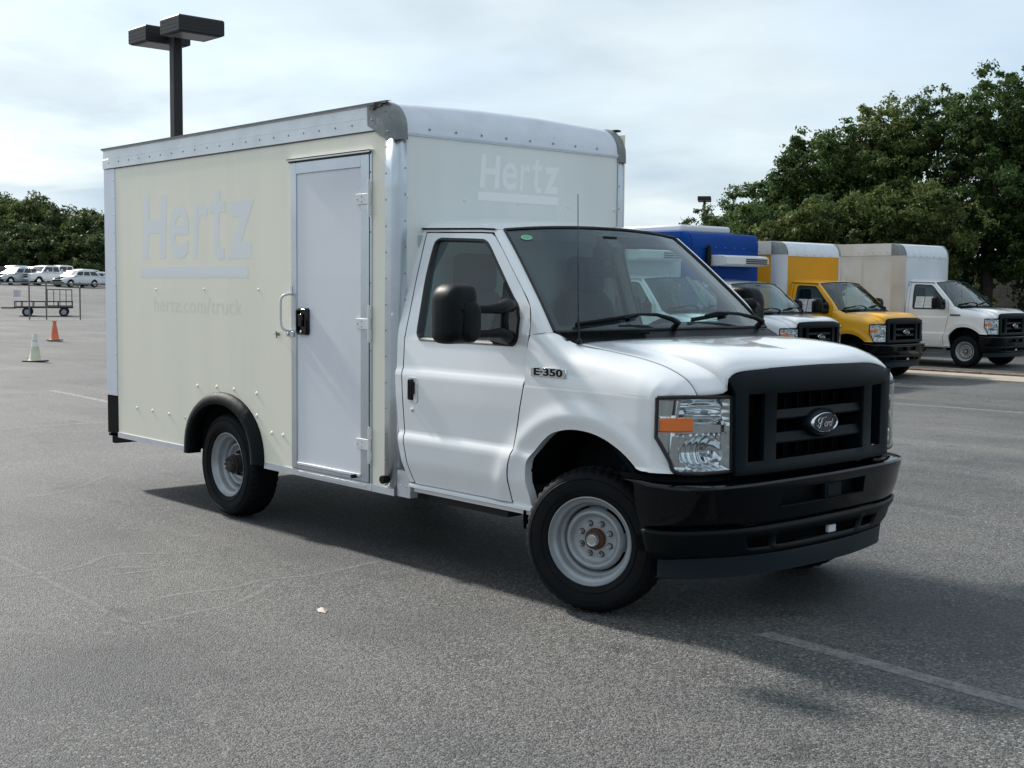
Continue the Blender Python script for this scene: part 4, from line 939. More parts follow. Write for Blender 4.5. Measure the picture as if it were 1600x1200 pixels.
# corner castings
for s in (-1, 1):
    y = s*W_; mb = MB(); ring = []
    for k in range(9):
        a = PI/2*k/8; c, s_ = math.cos(a), math.sin(a)
        px, pz = -1.71+.182*s_, 2.530+.176*c
        ring.append([(px, y-s*.078, pz), (px+.006*s_, y-s*.02, pz+.006*c), (-1.71+.176*s_, y+s*.006, 2.530+.168*c), (-1.71+.15*s_, y+s*.013, 2.530+.14*c), (-1.71+.0*s_, y+s*.013, 2.530)])
    ring.append([(XB+.014, y-s*.078, 2.475), (XB+.014, y-s*.02, 2.475), (XB+.006, y+s*.006, 2.470), (XB-.03, y+s*.013, 2.48), (-1.71, y+s*.013, 2.53)])
    mb.grid(ring)
    mb.grid([[(-1.71, y-s*.078, 2.706), (-1.71, y+s*.006, 2.700), (-1.71, y+s*.013, 2.67), (-1.71, y+s*.013, 2.53)], [(-1.80, y-s*.03, 2.705), (-1.80, y+s*.016, 2.700), (-1.80, y+s*.016, 2.66), (-1.80, y+s*.013, 2.57)]])
    mb.add([(-1.71, y+s*.013, 2.53), (XB-.03, y+s*.013, 2.48), (-1.60, y+s*.013, 2.47), (-1.72, y+s*.013, 2.525)], [(0, 1, 2, 3)])
    mb.dome((-1.75, y+s*.016, 2.60), .008, 'y', s, .6); mb.dome((-1.60, y+s*.013, 2.52), .008, 'y', s, .6); mb.dome((-1.62, y+s*.013, 2.64), .008, 'y', s, .6)
    cst = mb.build('corner_casting', 'casting', truck, smooth=40, bevel=.003)
    if s < 0:
        mb = MB(); mb.add([(-1.78, y-.018, 2.665), (-1.71, y-.021, 2.700), (-1.64, y-.019, 2.690), (-1.665, y-.021, 2.672), (-1.70, y-.018, 2.668), (-1.735, y-.021, 2.655)], [(0, 1, 2, 3, 4, 5)]); mb.build('torn_sealant', 'hub_grime', cst, smooth=0, solid=.004)
# rear post: painted above, black below, step bumper
for s in (-1, 1):
    y = s*W_; mb = MB(); mb.box((XR, y-s*.05, .735), (-5.212, y+s*.006, 2.54)); rp = mb.build('rear_post', 'rear_post', truck, bevel=.004)
    mb = MB()
    for k in range(13): mb.dome((-5.235, y+s*.0065, .80+k*.137), .007, 'y', s, .6)
    mb.build('rivet', 'rear_post', rp, kind='stuff')
    mb = MB(); mb.box((XR+.004, y-s*.05, .43), (-5.214, y+s*.004, .733)); mb.dome((-5.25, y+s*.004, .50), .006, 'y', s, .5); mb.build('lower_post', 'dull_black', truck, bevel=.003)
mb = MB(); mb.box((XR-.0, -.93, .34), (XR+.06, .93, .408)); mb.add([(XR+.06, -.93, .345), (XR+.36, -.93, .40), (XR+.36, -.90, .40), (XR+.06, -.90, .345), (XR+.06, -.93, .405), (XR+.36, -.93, .408), (XR+.36, -.90, .408), (XR+.06, -.90, .405)], [(0, 1, 5, 4), (0, 1, 2, 3), (1, 2, 6, 5), (2, 3, 7, 6)])
mb.box((XR-.02, -.95, .40), (XR+.02, .95, .428)); mb.build('step_bumper', 'dull_black', truck)
mb = MB(); mb.box((XR, -.955, .42), (XR+.02, .955, 2.6)); mb.build('rear_door', 'rear_post', truck)
# bottom rail
for s in (-1, 1):
    y = s*W_
    for x0, x1 in ((-5.212, -4.075), (-2.99, -1.54)) if s < 0 else ((-5.212, -1.54),):
        mb = MB(); mb.grid([[(x, a, b) for a, b in ((y, .4455), (y+s*.007, .4445), (y+s*.007, .404), (y-s*.03, .401), (y-s*.03, .44))] for x in np.linspace(x0, x1, 6)]); mb.build('bottom_rail', 'aluminium', truck, smooth=20)
mb = MB(); mb.box((XR+.02, -.955, .43), (-4.0, .955, .45)); mb.box((-4.0, -.60, .43), (-3.06, .60, .45)); mb.box((-3.06, -.955, .43), (XB-.004, .955, .45)); mb.build('box_floor', 'underbody', truck)
# wheel arch flare
out, inn = [], []
for i in range(33):
    a = PI*i/32; out.append((-3.532+.537*math.cos(a), .425+.452*math.sin(a)**.86)); inn.append((-3.530+.432*math.cos(a), .425+.372*math.sin(a)**.86))
P = []
for t, dy in ((0, -.004), (.04, .018), (.3, .045), (.7, .056), (.95, .050), (1, .040), (1.0, -.05)):
    P.append([(o_[0]*(1-t)+i_[0]*t, -W_-dy, o_[1]*(1-t)+i_[1]*t-(.02 if False else 0)) for o_, i_ in zip(out, inn)])
for r_ in P:
    r_.append((r_[-1][0]-.004, r_[-1][1], .408)); r_.insert(0, (r_[0][0]+.003, r_[0][1], .425))
mb = MB(); mb.grid(P); mb.build('wheel_flare', 'liner', truck, smooth=50, solid=.004)
P = []
for y in (-W_+.002, -.60): P.append([(-3.53+.455*math.cos(PI*i/24), y, .43+.385*math.sin(PI*i/24)**.86) for i in range(25)])
mb = MB(); mb.grid(P); mb.box((-4.0, -.60, .43), (-3.06, -.59, .85)); mb.build('rear_wheel_well', 'underbody', truck, smooth=60)
# ---- side door
DX0, DX1 = -2.640, -1.788
mb = MB(); y = -W_
mb.box((DX0, y-.012, .452), (-2.577, y+.01, 2.408)); mb.box((-1.873, y-.012, .452), (DX1, y+.01, 2.408)); mb.box((-2.577, y-.0115, 2.335), (-1.873, y+.01, 2.408)); mb.box((-2.577, y-.0115, .452), (-1.873, y+.01, .475))
dr = mb.build('side_door', 'mill_aluminium', truck, bevel=.003)
mb = MB(); mb.box((-2.577, y-.004, .475), (-1.873, y+.004, 2.335)); mb.build('door_skin', 'door_skin', dr)
mb = MB(); mb.box((-2.570, y-.016, .477), (-1.880, y-.004, .496)); mb.build('door_ledge', 'white_plastic', dr, bevel=.004)
mb = MB(); mb.box((-2.66, y-.030, 2.425), (-1.758, y+.0, 2.432)); mb.box((-2.66, y-.030, 2.416), (-1.758, y-.027, 2.430)); mb.build('drip_cap', 'white_plastic', dr)
mb = MB(); mb.box((-2.655, y-.020, 2.408), (-1.765, y+.0, 2.424)); mb.box((DX1+.001, y-.006, .44), (DX1+.007, y+.01, 2.42)); mb.box((DX0-.006, y-.003, .44), (DX0-.001, y+.01, 2.41)); mb.build('door_gasket', 'gasket', dr)
mb = MB(); mb.box((DX1+.007, y-.009, .448), (-1.764, y+.008, 2.425)); hj = mb.build('hinge_jamb', 'mill_aluminium', dr, bevel=.002)
mb = MB(); mb.box((DX0, y-.010, .405), (-1.764, y+.01, .449)); mb.box((DX0+.08, y-.013, .418), (DX1-.03, y-.009, .440)); mb.build('threshold', 'aluminium', dr, bevel=.002)
mb = MB()
for z in (.55, .95, 1.25, 1.65, 1.95, 2.30): mb.dome((-1.774, y-.009, z), .006, h=.6)
mb.build('rivet', 'casting', hj, kind='stuff')
for z in (2.145, 1.405, .682):
    mb = MB(); mb.box((-1.905, y-.022, z-.032), (-1.762, y-.012, z+.032)); mb.box((-1.782, y-.026, z-.095), (-1.760, y-.010, z-.036)); mb.box((-1.782, y-.026, z+.036), (-1.760, y-.010, z+.095))
    mb.lathe([(.008, z-.11), (.008, z+.11)], 10, axis='z', c=(-1.768, y-.024, 0), cap=True)
    h_ = mb.build('hinge', 'white_plastic', dr, bevel=.002)
    mb = MB()
    for a, b in ((-1.89, 0), (-1.845, .015), (-1.845, -.015)): mb.dome((a, y-.022, z+b), .005, h=.6)
    mb.build('screw', 'casting', h_, kind='stuff')
mb = MB(); P = []
def rrect(cx, cz, hw, hh, r_, n=5):
    o_ = []
    for q, (sx, sz) in enumerate(((1, 1), (-1, 1), (-1, -1), (1, -1))):
        for i in range(n+1): a = PI/2*q+PI/2*i/n; o_.append((cx+sx*(hw-r_)+r_*math.cos(a), cz+sz*(hh-r_)+r_*math.sin(a)))
    return o_
for d, sc in ((.004, 1), (.026, .97), (.032, .90), (.032, .72), (.018, .66), (.018, .02)): P.append([(a, y-d, b) for a, b in rrect(-2.497, 1.402, .064*sc, .086*(sc if sc > .8 else sc*1.1), .018*sc)])
mb.grid(P, True); hd = mb.build('door_latch', 'gloss_black', dr, smooth=40)
mb = MB(); mb.box((-2.525, y-.038, 1.37), (-2.475, y-.018, 1.45)); mb.build('paddle', 'gloss_black', hd, bevel=.008)
mb = MB(); mb.lathe([(.010, y-.018), (.010, y-.036), (.006, y-.038)], 12, c=(-2.49, 0, 1.338), cap=True); mb.build('key_lock', 'chrome', hd)
# grab bar, hasp, small hook, rubber stops on the box side
mb = MB(); mb.tube(cat([(-2.632, y-.010, 1.575), (-2.645, y-.045, 1.572), (-2.668, y-.068, 1.545), (-2.672, y-.070, 1.46), (-2.668, y-.068, 1.375), (-2.650, y-.05, 1.345), (-2.636, y-.010, 1.338)], 4), .0085, 8)
mb.box((-2.645, y-.016, 1.575), (-2.622, y-.008, 1.625)); mb.build('grab_bar', 'white_plastic', dr, smooth=60)
mb = MB(); mb.box((-2.685, y-.022, 1.300), (-2.60, y-.010, 1.335)); mb.box((-2.665, y-.030, 1.307), (-2.65, y-.02, 1.328)); mb.build('hasp', 'bright_steel', dr, bevel=.002)
mb = MB(); mb.lathe([(.012, y-.006), (.010, y-.02), (.004, y-.024)], 8, c=(-2.80, 0, 1.312), cap=True); mb.tube([(-2.835, y-.02, 1.315), (-2.80, y-.024, 1.312), (-2.79, y-.03, 1.33)], .005); mb.tube([(-2.80, y-.024, 1.312), (-2.79, y-.026, 1.288)], .005); mb.build('door_hook', 'casting', SP)
mb = MB(); mb.lathe([(.018, y-.004), (.022, y-.012), (.026, y-.05), (.022, y-.056)], 14, c=(-1.600, 0, .498), cap=True); mb.build('rubber_stop', 'rubber', truck)
mb = MB(); mb.tube([(-1.915, y-.012, .480), (-1.925, y-.045, .478)], .012, 10); mb.build('rubber_stop', 'rubber', dr)
# bracket between box and cab
mb = MB(); mb.box((XB+.008, -.955, .405), (XB+.13, -.90, .56)); 
for a in (.04, .09): mb.dome((XB+a, -.955, .47), .008, h=.6)
mb.build('mount_bracket', 'aluminium', truck)
# badge on the fender
bx0 = Vector((-.228, -.9905, 1.204))
mb = MB(); mb.box((-.356, -.991, 1.180), (-.100, -.978, 1.228)); bd = mb.build('badge', 'chrome', truck, bevel=.003)
mb = MB(); mb.box((-.351, -.9922, 1.186), (-.105, -.9909, 1.224)); mb.build('badge_face', 'bright_steel', bd)
put_text('badge_lettering', 'E·350', .058, (-.228, -.9930, 1.204), (1, 0, 0), bd, 'gloss_black', offset=.0016, sx=1.62, sy=.88, extrude=.0007)
# running gear under the box
mb = MB(); mb.box((XR+.1, -.50, .46), (-1.2, -.42, .62)); mb.box((XR+.1, .42, .46), (-1.2, .50, .62))
mb.tube([(-3.505, -.70, .37), (-3.505, -.15, .37), (-3.505, .15, .37), (-3.505, .70, .37)], [.05, .06, .06, .05], 12); mb.lathe([(.05, -.16), (.15, -.08), (.17, 0), (.15, .08), (.05, .16)], 16, axis='x', c=(-3.505, 0, .37))
mb.tube([(-3.35, 0, .38), (-1.0, 0, .48)], .045); mb.box((-2.6, -.40, .30), (-1.75, .05, .43)); mb.tube([(-2.7, .25, .36), (-1.7, .25, .36)], .10, 14); mb.box((-4.2, -.66, .36), (-2.85, -.58, .40))
mb.build('chassis', 'underbody', truck, smooth=30)

# ------------------------------------------------------------------ the three parked trucks
CARGO = {'carriage_bolt', 'bottom_rail'}
def cab_copy(label, loc, paint, group, skipn):
    r = empty('box_truck', loc); tag(r, label, 'truck', group)
    sw = {MATS['white_paint']: MATS[paint]} if paint != 'white_paint' else None
    for ch in [c for c in truck.children if c.name.split('.')[0] not in skipn and c in CABKIDS]:
        c = copy_tree(ch, r, sw, skip=('sticker', 'sticker_print'))
        if c.name.split('.')[0] == 'wheel' and c.rotation_euler.z: c.rotation_euler = (0, 0, R(2))
    return r
CABNAMES = {'fender', 'wheel_liner', 'strut', 'cab_door', 'rear_pillar', 'door_jamb', 'windshield_pillar', 'roof_rail', 'drip_groove', 'sill', 'headlight', 'hood', 'hood_seam', 'cowl', 'windshield', 'cab_roof', 'grille', 'front_bumper', 'antenna', 'back_wall', 'cab_floor', 'seat', 'dashboard', 'steering_wheel', 'grab_handle', 'chassis'}
CABKIDS = [c for c in truck.children if c.name.split('.')[0] in CABNAMES or (c.name.split('.')[0] == 'wheel' and c.location.x > -1)]
GRP = 'box trucks parked in a row'
def cargo(root, x1, x0, hw, zt, side_m, front_m, corner_m, nose_m, rail_m, z0=.62, rad=.25, cast='casting'):
    """a van body with rounded vertical corners and a nose cap"""
    prof = []
    for k in range(7):
        a = PI/2*k/6; prof.append((x1-rad+rad*math.sin(a), hw-rad+rad*math.cos(a)))
    for s in (-1, 1):
        mb = MB(); mb.box((x0, min(s*hw, s*(hw-.02)), z0), (x1-rad, max(s*hw, s*(hw-.02)), zt-.28)); sp = mb.build('side_panel', side_m, root)
        mb = MB(); n = int((x1-rad-x0)/.6)
        for i in range(1, n): mb.box((x0+i*.6-.004, min(s*hw, s*(hw+.003)), z0), (x0+i*.6+.004, max(s*hw, s*(hw+.003)), zt-.28))
        mb.build('panel_seam', rail_m, sp)
        mb = MB(); mb.grid([[(a, s*b, z) for a, b in prof] for z in (z0, 1.4, zt-.28)]); mb.build('corner_post', corner_m, root, smooth=60)
        mb = MB(); mb.box((x0, min(s*hw, s*(hw+.012)), zt-.28), (x1-rad, max(s*hw, s*(hw+.012)), zt)); tr_ = mb.build('top_rail', rail_m, root)
        mb = MB()
        for i in range(int((x1-rad-x0)/.2)): mb.dome((x1-rad-.1-i*.2, s*(hw+.012), zt-.22), .012, 'y', s, .5)
        mb.build('rivet', 'casting', tr_, kind='stuff')
        P = []
        for k in range(7):
            a = PI/2*k/6; d = rad*.95*(1-math.cos(a)); P.append([(px-(d if px > x1-rad else d)*max(0, (px-(x1-rad))/rad), s*(py-.0+.006), zt-.28+.28*math.sin(a)) for px, py in prof])
        mb = MB(); mb.grid(P); mb.build('corner_casting', cast, root, smooth=60)
    mb = MB(); mb.box((x1-.03, -(hw-rad), z0), (x1, hw-rad, zt-.28)); mb.build('front_panel', front_m, root)
    P = []
    for k in range(9):
        a = PI/2*k/8; P.append([(x1-rad*.95+rad*.95*math.cos(a)+.008, y, zt-.28+.28*math.sin(a)) for y in (-(hw-rad), 0, hw-rad)])
    P.insert(0, [(x1+.008, y, zt-.31) for y in (-(hw-rad), 0, hw-rad)])
    mb = MB(); mb.grid(P); nc = mb.build('nose_cap', nose_m, root, smooth=60)
    mb = MB()
    for y in np.arange(-.6, .61, .3): mb.dome((x1+.008, y, zt-.285), .014, 'x', 1, .5)
    mb.build('rivet', 'casting', nc, kind='stuff')
    mb = MB(); mb.box((x0, -hw+.01, zt-.02), (x1-rad*.9, hw-.01, zt+.006)); mb.build('box_roof', rail_m, root)
    mb = MB(); mb.box((x0, -hw, z0-.06), (x1-.02, hw, z0-.001)); mb.box((x0+.1, -.5, .40), (-1.0, .5, .56)); mb.build('box_floor', 'underbody', root)
    mb = MB(); mb.box((x0-.02, -hw, z0), (x0-.001, hw, zt)); mb.build('rear_door', side_m, root)
    for s in (-1, 1):
        for src in [c for c in truck.children if c.name.split('.')[0] == 'wheel' and c.location.x < -1 and c.location.y*s > 0]:
            for dd in (0, .0): pass
            c = copy_tree(src, root); c.location = (x0+1.9, s*(hw-.12), .368)
t_w = cab_copy('white cab box truck with rust-stained beige box, rightmost of the parked row', (-10.309, 22.892, -.14), 'white_paint', GRP, ())
cargo(t_w, -1.55, -6.2, 1.2, 2.87, 'worn_white', 'worn_white_blue', 'stained_white', 'nose_aluminium', 'worn_white')
t_y = cab_copy('yellow cab and yellow box truck between the blue and white trucks', (-10.243, 18.067, -.198), 'yellow_paint', GRP, ())
cargo(t_y, -1.55, -6.2, 1.2, 2.84, 'yellow_panel', 'yellow_panel', 'worn_white_blue', 'nose_aluminium', 'worn_white')
t_b = cab_copy('white cab truck with blue refrigerated box, nearest of the parked row', (-10.251, 15.063, -.234), 'white_paint', GRP, ())
cargo(t_b, -1.60, -6.4, 1.2, 2.97, 'blue_panel', 'blue_panel', 'blue_panel', 'blue_panel', 'blue_panel', rad=.16, cast='blue_panel')
# papers behind the side windows
for r_, mh in ((t_w, ''), (t_y, '')):
    for x0, x1 in ((-1.30, -1.08), (-1.06, -.84)):
        mb = MB(); yv = lambda z: -(.945-(z-1.325)*.295)-.004
        mb.add([(x0, yv(1.36), 1.36), (x1, yv(1.36), 1.36), (x1, yv(1.62), 1.62), (x0, yv(1.62), 1.62)], [(0, 1, 2, 3)]); pp = mb.build('window_notice', 'paper', r_, smooth=0, label='white printed notice taped to the window')
        mb = MB()
        for i in range(7):
            z = 1.59-i*.03; a, b = x0+.02, x1-.02-(i % 3)*.03; mb.add([(a, yv(z)-.002, z), (b, yv(z)-.002, z), (b, yv(z+.012)-.002, z+.012), (a, yv(z+.012)-.002, z+.012)], [(0, 1, 2, 3)])
        mb.build('notice_print', 'print_grey', pp, smooth=0)
for r_, mm in ((t_w, 'curb_red'),):
    mb = MB(); mb.box((-.356, -.994, 1.180), (-.100, -.986, 1.222)); mb.build('badge', mm, r_, bevel=.003)
t_v = cab_copy('white cab truck with white refrigerated box, mostly hidden behind the near truck', (-9.75, 12.0, -.165), 'white_paint', GRP, ())
cargo(t_v, -1.60, -6.4, 1.2, 2.74, 'worn_white_blue', 'worn_white_blue', 'worn_white_blue', 'worn_white_blue', 'worn_white_blue', rad=.14, cast='worn_white_blue')
# refrigeration units on the fronts of the two boxes
for root_, z0 in ((t_b, 0), (t_v, -.02)):
    mb = MB(); P = []
    for x, s_, h_ in ((-1.60, 1, 1), (-1.35, 1, 1), (-1.22, .98, .9), (-1.14, .94, .6)): P.append([(x, .16+.85*s_*a, 2.42+z0+.11*h_*b) for a, b in rrect(0, 0, .85, 1, .12, 4)])
    mb.grid(P, True); mb.add(P[-1], [tuple(range(len(P[-1])))]); ru = mb.build('cooling_unit', 'white_plastic', root_, smooth=50)
    for i in range(3):
        mb = MB(); mb.box((-1.145, .10, 2.358+z0+i*.040), (-1.118, .78, 2.376+z0+i*.040)); mb.build('vent_slot', 'dark_void', ru)
    mb = MB(); mb.tube(cat([(-1.55, -.66, 2.0), (-1.50, -.66, 2.25), (-1.52, -.62, 2.5), (-1.56, -.55, 2.72)], 4), [.055]*12+[.03], 8); mb.build('cooling_hose', 'black_plastic', root_, smooth=60)
mb = MB(); mb.box((-4.2, -.95, 2.976), (-1.95, .62, 3.13)); mb.build('roof_pod', 'white_plastic', t_b, bevel=.05)

# ------------------------------------------------------------------ curb, block wall
mb = MB()
for i in range(16):
    x = -12+i*3.0; mb.box((x, 18.9, -.30), (x+2.985, 20.25, -.155)); 
o = mb.build('gutter', 'curb_concrete', smooth=0, bevel=.01); o['kind'] = 'structure'; o['label'] = 'pale concrete gutter along the red curb'
cu = tag(empty('curb', (-12, 20.26, -.3)), 'red-painted concrete curb in front of the rightmost parked truck', 'curb')
me0 = None
for i in range(16):
    if me0 is None:
        mb = MB(); mb.box((0, 0, 0), (2.98, .16, .19)); o = mb.build('curb_stone', ['curb_red'], cu, smooth=0, bevel=.015); me0 = o.data; m0 = o
    else: o = m0.copy(); col.objects.link(o); o.parent = cu
    o.location = (i*3.0, 0, random.uniform(-.006, .006))
wl = tag(empty('block_wall', (-24, 49, 0)), 'tan block wall behind the trees on the right', 'wall')
a0, a1 = Vector((-32, 46.5, 0)), Vector((2, 49.5, 0)); dr_ = (a1-a0); L_ = dr_.length; ang = math.atan2(dr_.y, dr_.x); wl.location = a0; wl.rotation_euler = (0, 0, ang)
mb = MB(); mb.box((0, .06, -.5), (L_, .22, 2.9)); mb.build('wall_core', 'joint', wl)
m0 = None
for r_ in range(8):
    for i in range(int(L_/1.0)):
        if m0 is None:
            mb = MB(); mb.box((0, 0, 0), (.985, .055, .385)); m0 = mb.build('block', 'wall_block', wl, smooth=0); o = m0
        else: o = m0.copy(); col.objects.link(o); o.parent = wl
        o.location = (i*1.0+(.5 if r_ % 2 else 0), random.uniform(0, .008), r_*.4-.25)
mb = MB(); mb.box((0, -.06, 2.95), (L_, .30, 3.10)); mb.build('coping', 'wall_block', wl)

# ------------------------------------------------------------------ lamps
def lamp(label, loc, h, rz=0, heads=(1, -1), group=None, sc=1):
    r = empty('street_lamp', loc, rz); tag(r, label, 'lamp post', group)
    mb = MB(); mb.box((-.09*sc, -.09*sc, 0), (.09*sc, .09*sc, h)); mb.build('pole', 'lamp_bronze', r, bevel=.012)
    for s in heads:
        mb = MB(); mb.box((min(s*.1, s*.3), -.05, h-.16), (max(s*.1, s*.3), .05, h-.08)); ar = mb.build('arm', 'lamp_bronze', r)
        x0, x1 = (.29, 1.01) if s > 0 else (-1.01, -.29)
        mb = MB(); mb.grid([[(cx*(x1-x0)/2*f+(x0+x1)/2, cy*.46*f2, z) for cx, cy in ((-1, -1), (1, -1), (1, 1), (-1, 1))] for f, f2, z in ((.86, .9, h-.245), (1, 1, h-.225), (1, 1, h+.03), (.94, .96, h+.055))], True)
        mb.add([((x0+x1)/2+a*(x1-x0)/2*.94, b*.46*.96, h+.055) for a, b in ((-1, -1), (1, -1), (1, 1), (-1, 1))], [(0, 1, 2, 3)])
        for z in (h-.16, h-.09, h-.02):
            mb.box((x0-.003, -.462, z), (x1+.003, .462, z+.008))
        hd_ = mb.build('lamp_head', 'lamp_bronze', r, smooth=20)
        mb = MB(); mb.box((x0+.09, -.36, h-.25), (x1-.09, .36, h-.242)); mb.build('lens', 'lamp_lens', hd_)
        mb = MB(); mb.box((x0+.02, -.42, h-.244), (x1-.02, .42, h-.236)); mb.build('lens_frame', 'lamp_bronze', hd_)
    return r
lamp('dark square pole lamp with two box heads, rising behind the cream box', (-17.9, 6.15, 0), 6.42)
lamp('dark pole lamp at the right edge with only a piece of its head in view', (-20.2, 45.76, -.1), 7.0)
lamp('small distant pole lamp above the trees behind the blue truck', (-53.7, 65.4, .3), 7.7, R(128))

# ------------------------------------------------------------------ cones
def cone(label, loc, h, body, band):
    r = empty('traffic_cone', loc, random.random()); tag(r, label, 'cone')
    mb = MB(); mb.box((-.19, -.19, 0), (.19, .19, .03)); mb.build('base', 'cone_base', r, bevel=.01)
    rr_ = lambda z: .13-.098*(z/h); zs = [.03, h*.42, h*.60, h*.78, h*.86, h]
    mb = MB(); mb.lathe([(.145, .03), (rr_(.05), .05), (rr_(h*.45), h*.45), (rr_(h*.8), h*.8), (rr_(h), h), (.02, h)], 24, axis='z'); bd_ = mb.build('body', body, r, smooth=50)
    mb = MB(); mb.lathe([(rr_(h*.55)+.002, h*.55), (rr_(h*.72)+.002, h*.72)], 24, axis='z')
    mb.lathe([(rr_(h*.80)+.002, h*.80), (rr_(h*.88)+.002, h*.88)], 24, axis='z'); mb.build('band', band, bd_, smooth=60)
    mb = MB()
    mb.lathe([(rr_(h*.93)+.012, h*.90), (.045, h*.93), (rr_(h*.95)+.004, h*.96)], 16, axis='z')
    for s in (-1, 1): mb.tube([(s*.03, 0, h*.92), (s*.055, 0, h*.95), (s*.05, 0, h*.99)], .012)
    mb.build('collar', band, bd_, smooth=50); return r
cone('yellowed white traffic cone with a broken top on the asphalt', (-21.6, 4.83, 0), .57, 'cone_white', 'cone_band')
cone('orange traffic cone, the farther of the two cones', (-30.75, 9.0, 0), .56, 'cone_orange', 'cone_orange')

# ------------------------------------------------------------------ fence, sign, trailer
fr = tag(empty('chain_link_fence', (0, 0, 0)), 'low grey chain-link fence across the lot on the left', 'fence')
F0, F1 = Vector((-52.6, 12.6, 0)), Vector((-47.0, 23.8, 0)); fd = (F1-F0).normalized(); FL = (F1-F0).length
FH = 1.62; fr.location = F0; fr.rotation_euler = (0, 0, math.atan2(fd.y, fd.x))
for k in (1.0, 3.95, 4.65, 6.05, 8.2, 10.5):
    mb = MB(); mb.tube([(0, 0, 0), (0, 0, FH)], .032, 8); mb.lathe([(.04, FH), (.03, FH+.05), (.005, FH+.07)], 8, axis='z'); o = mb.build('fence_post', 'galvanised', fr, smooth=60); o.location = (k, 0, 0)
mb = MB(); mb.tube([(0, 0, FH-.03), (FL, 0, FH-.03)], .024, 8); mb.build('top_rail', 'galvanised', fr, smooth=60)
mb = MB(); n = int(FL/.09)
for i in range(-18, n):
    for s in (0, 1):
        a = i*.09; x0_, x1_ = (a, a+1.5) if s == 0 else (a+1.5, a)
        if min(x0_, x1_) < 0 or max(x0_, x1_) > FL: continue
        mb.add([(x0_-.0016, 0, .05), (x0_+.0016, 0, .05), (x1_+.0016, 0, 1.55), (x1_-.0016, 0, 1.55)], [(0, 1, 2, 3)])
mb.build('wire_mesh', 'galvanised', fr, smooth=0, fixn=False, kind='stuff')
mb = MB(); mb.box((0, -.02, 0), (.32, -.008, .32)); sg = mb.build('notice_sign', 'paper', None, smooth=0); sg.location = F0+fd*3.30+Vector((0, 0, .98)); sg.rotation_euler = fr.rotation_euler; tag(sg, 'small white notice hanging on the chain-link fence', 'sign')
mb = MB()
for i in range(4): mb.box((.05, -.024, .05+i*.06), (.26-.04*(i % 2), -.021, .075+i*.06))
mb.build('notice_print', 'print_grey', sg, smooth=0)
tl = empty('utility_trailer', (-56.0, 18.95, .0), R(66)); tl.scale = (.80,)*3; tag(tl, 'black flatbed utility trailer with its mesh ramp gate up', 'trailer')
mb = MB(); mb.box((-1.75, -.75, .50), (1.55, -.68, .58)); mb.box((-1.75, .68, .50), (1.55, .75, .58)); mb.box((-1.75, -.75, .50), (-1.68, .75, .58)); mb.box((1.48, -.75, .50), (1.55, .75, .58))
mb.box((-1.75, -.75, .86), (1.55, -.70, .91)); mb.box((-1.75, .70, .86), (1.55, .75, .91)); mb.box((-2.5, -.04, .46), (-1.7, .04, .54)); mb.build('frame', 'trailer_steel', tl)
for x in (-1.72, -1.35, -.7, 0, .7, 1.5):
    for y_ in (-.72, .72):
        mb = MB(); mb.box((x-.025, y_-.02, .58), (x+.025, y_+.02, .86)); mb.build('stake', 'trailer_steel', tl)
for i in range(7):
    mb = MB(); mb.box((-1.68, -.66+i*.19, .581), (1.48, -.66+i*.19+.17, .61)); mb.build('deck_board', 'trailer_wood', tl)
mb = MB(); mb.box((-.28, -.60, .60), (-.22, -.60, .61))
mb = MB(); mb.box((.08, -.70, 1.58), (1.52, -.66, 1.63)); mb.box((.08, -.70, .62), (1.52, -.66, .67)); mb.box((.08, -.70, .62), (.13, -.66, 1.63)); mb.box((1.47, -.70, .62), (1.52, -.66, 1.63)); gt_ = mb.build('ramp_gate', 'trailer_steel', tl)
for i in range(1, 4):
    mb = MB(); mb.box((.10+i*.35, -.695, .67), (.14+i*.35, -.665, 1.58)); mb.build('gate_bar', 'trailer_steel', gt_)
for x in (-1.03, 1.03):
    for y_ in (-.84, .84):
        mb = MB(); mb.lathe([(.16, -.08), (.25, -.09), (.28, -.06), (.28, .06), (.25, .09), (.16, .08)], 24, c=(x, y_, .28)); wv_ = mb.build('wheel', 'rubber', tl, smooth=40)
        mb = MB(); mb.lathe([(.17, math.copysign(.085, y_)), (.14, math.copysign(.05, y_)), (.05, math.copysign(.06, y_)), (.0, math.copysign(.06, y_))], 20, c=(x, y_, .28)); mb.build('rim', 'rim_steel', wv_, smooth=40)
        mb = MB(); mb.grid([[(x+.36*math.cos(PI*i/10), y_+w_, .36+.34*math.sin(PI*i/10)) for i in range(11)] for w_ in (-.11, .11)]); mb.build('mudguard', 'trailer_steel', tl, smooth=60)

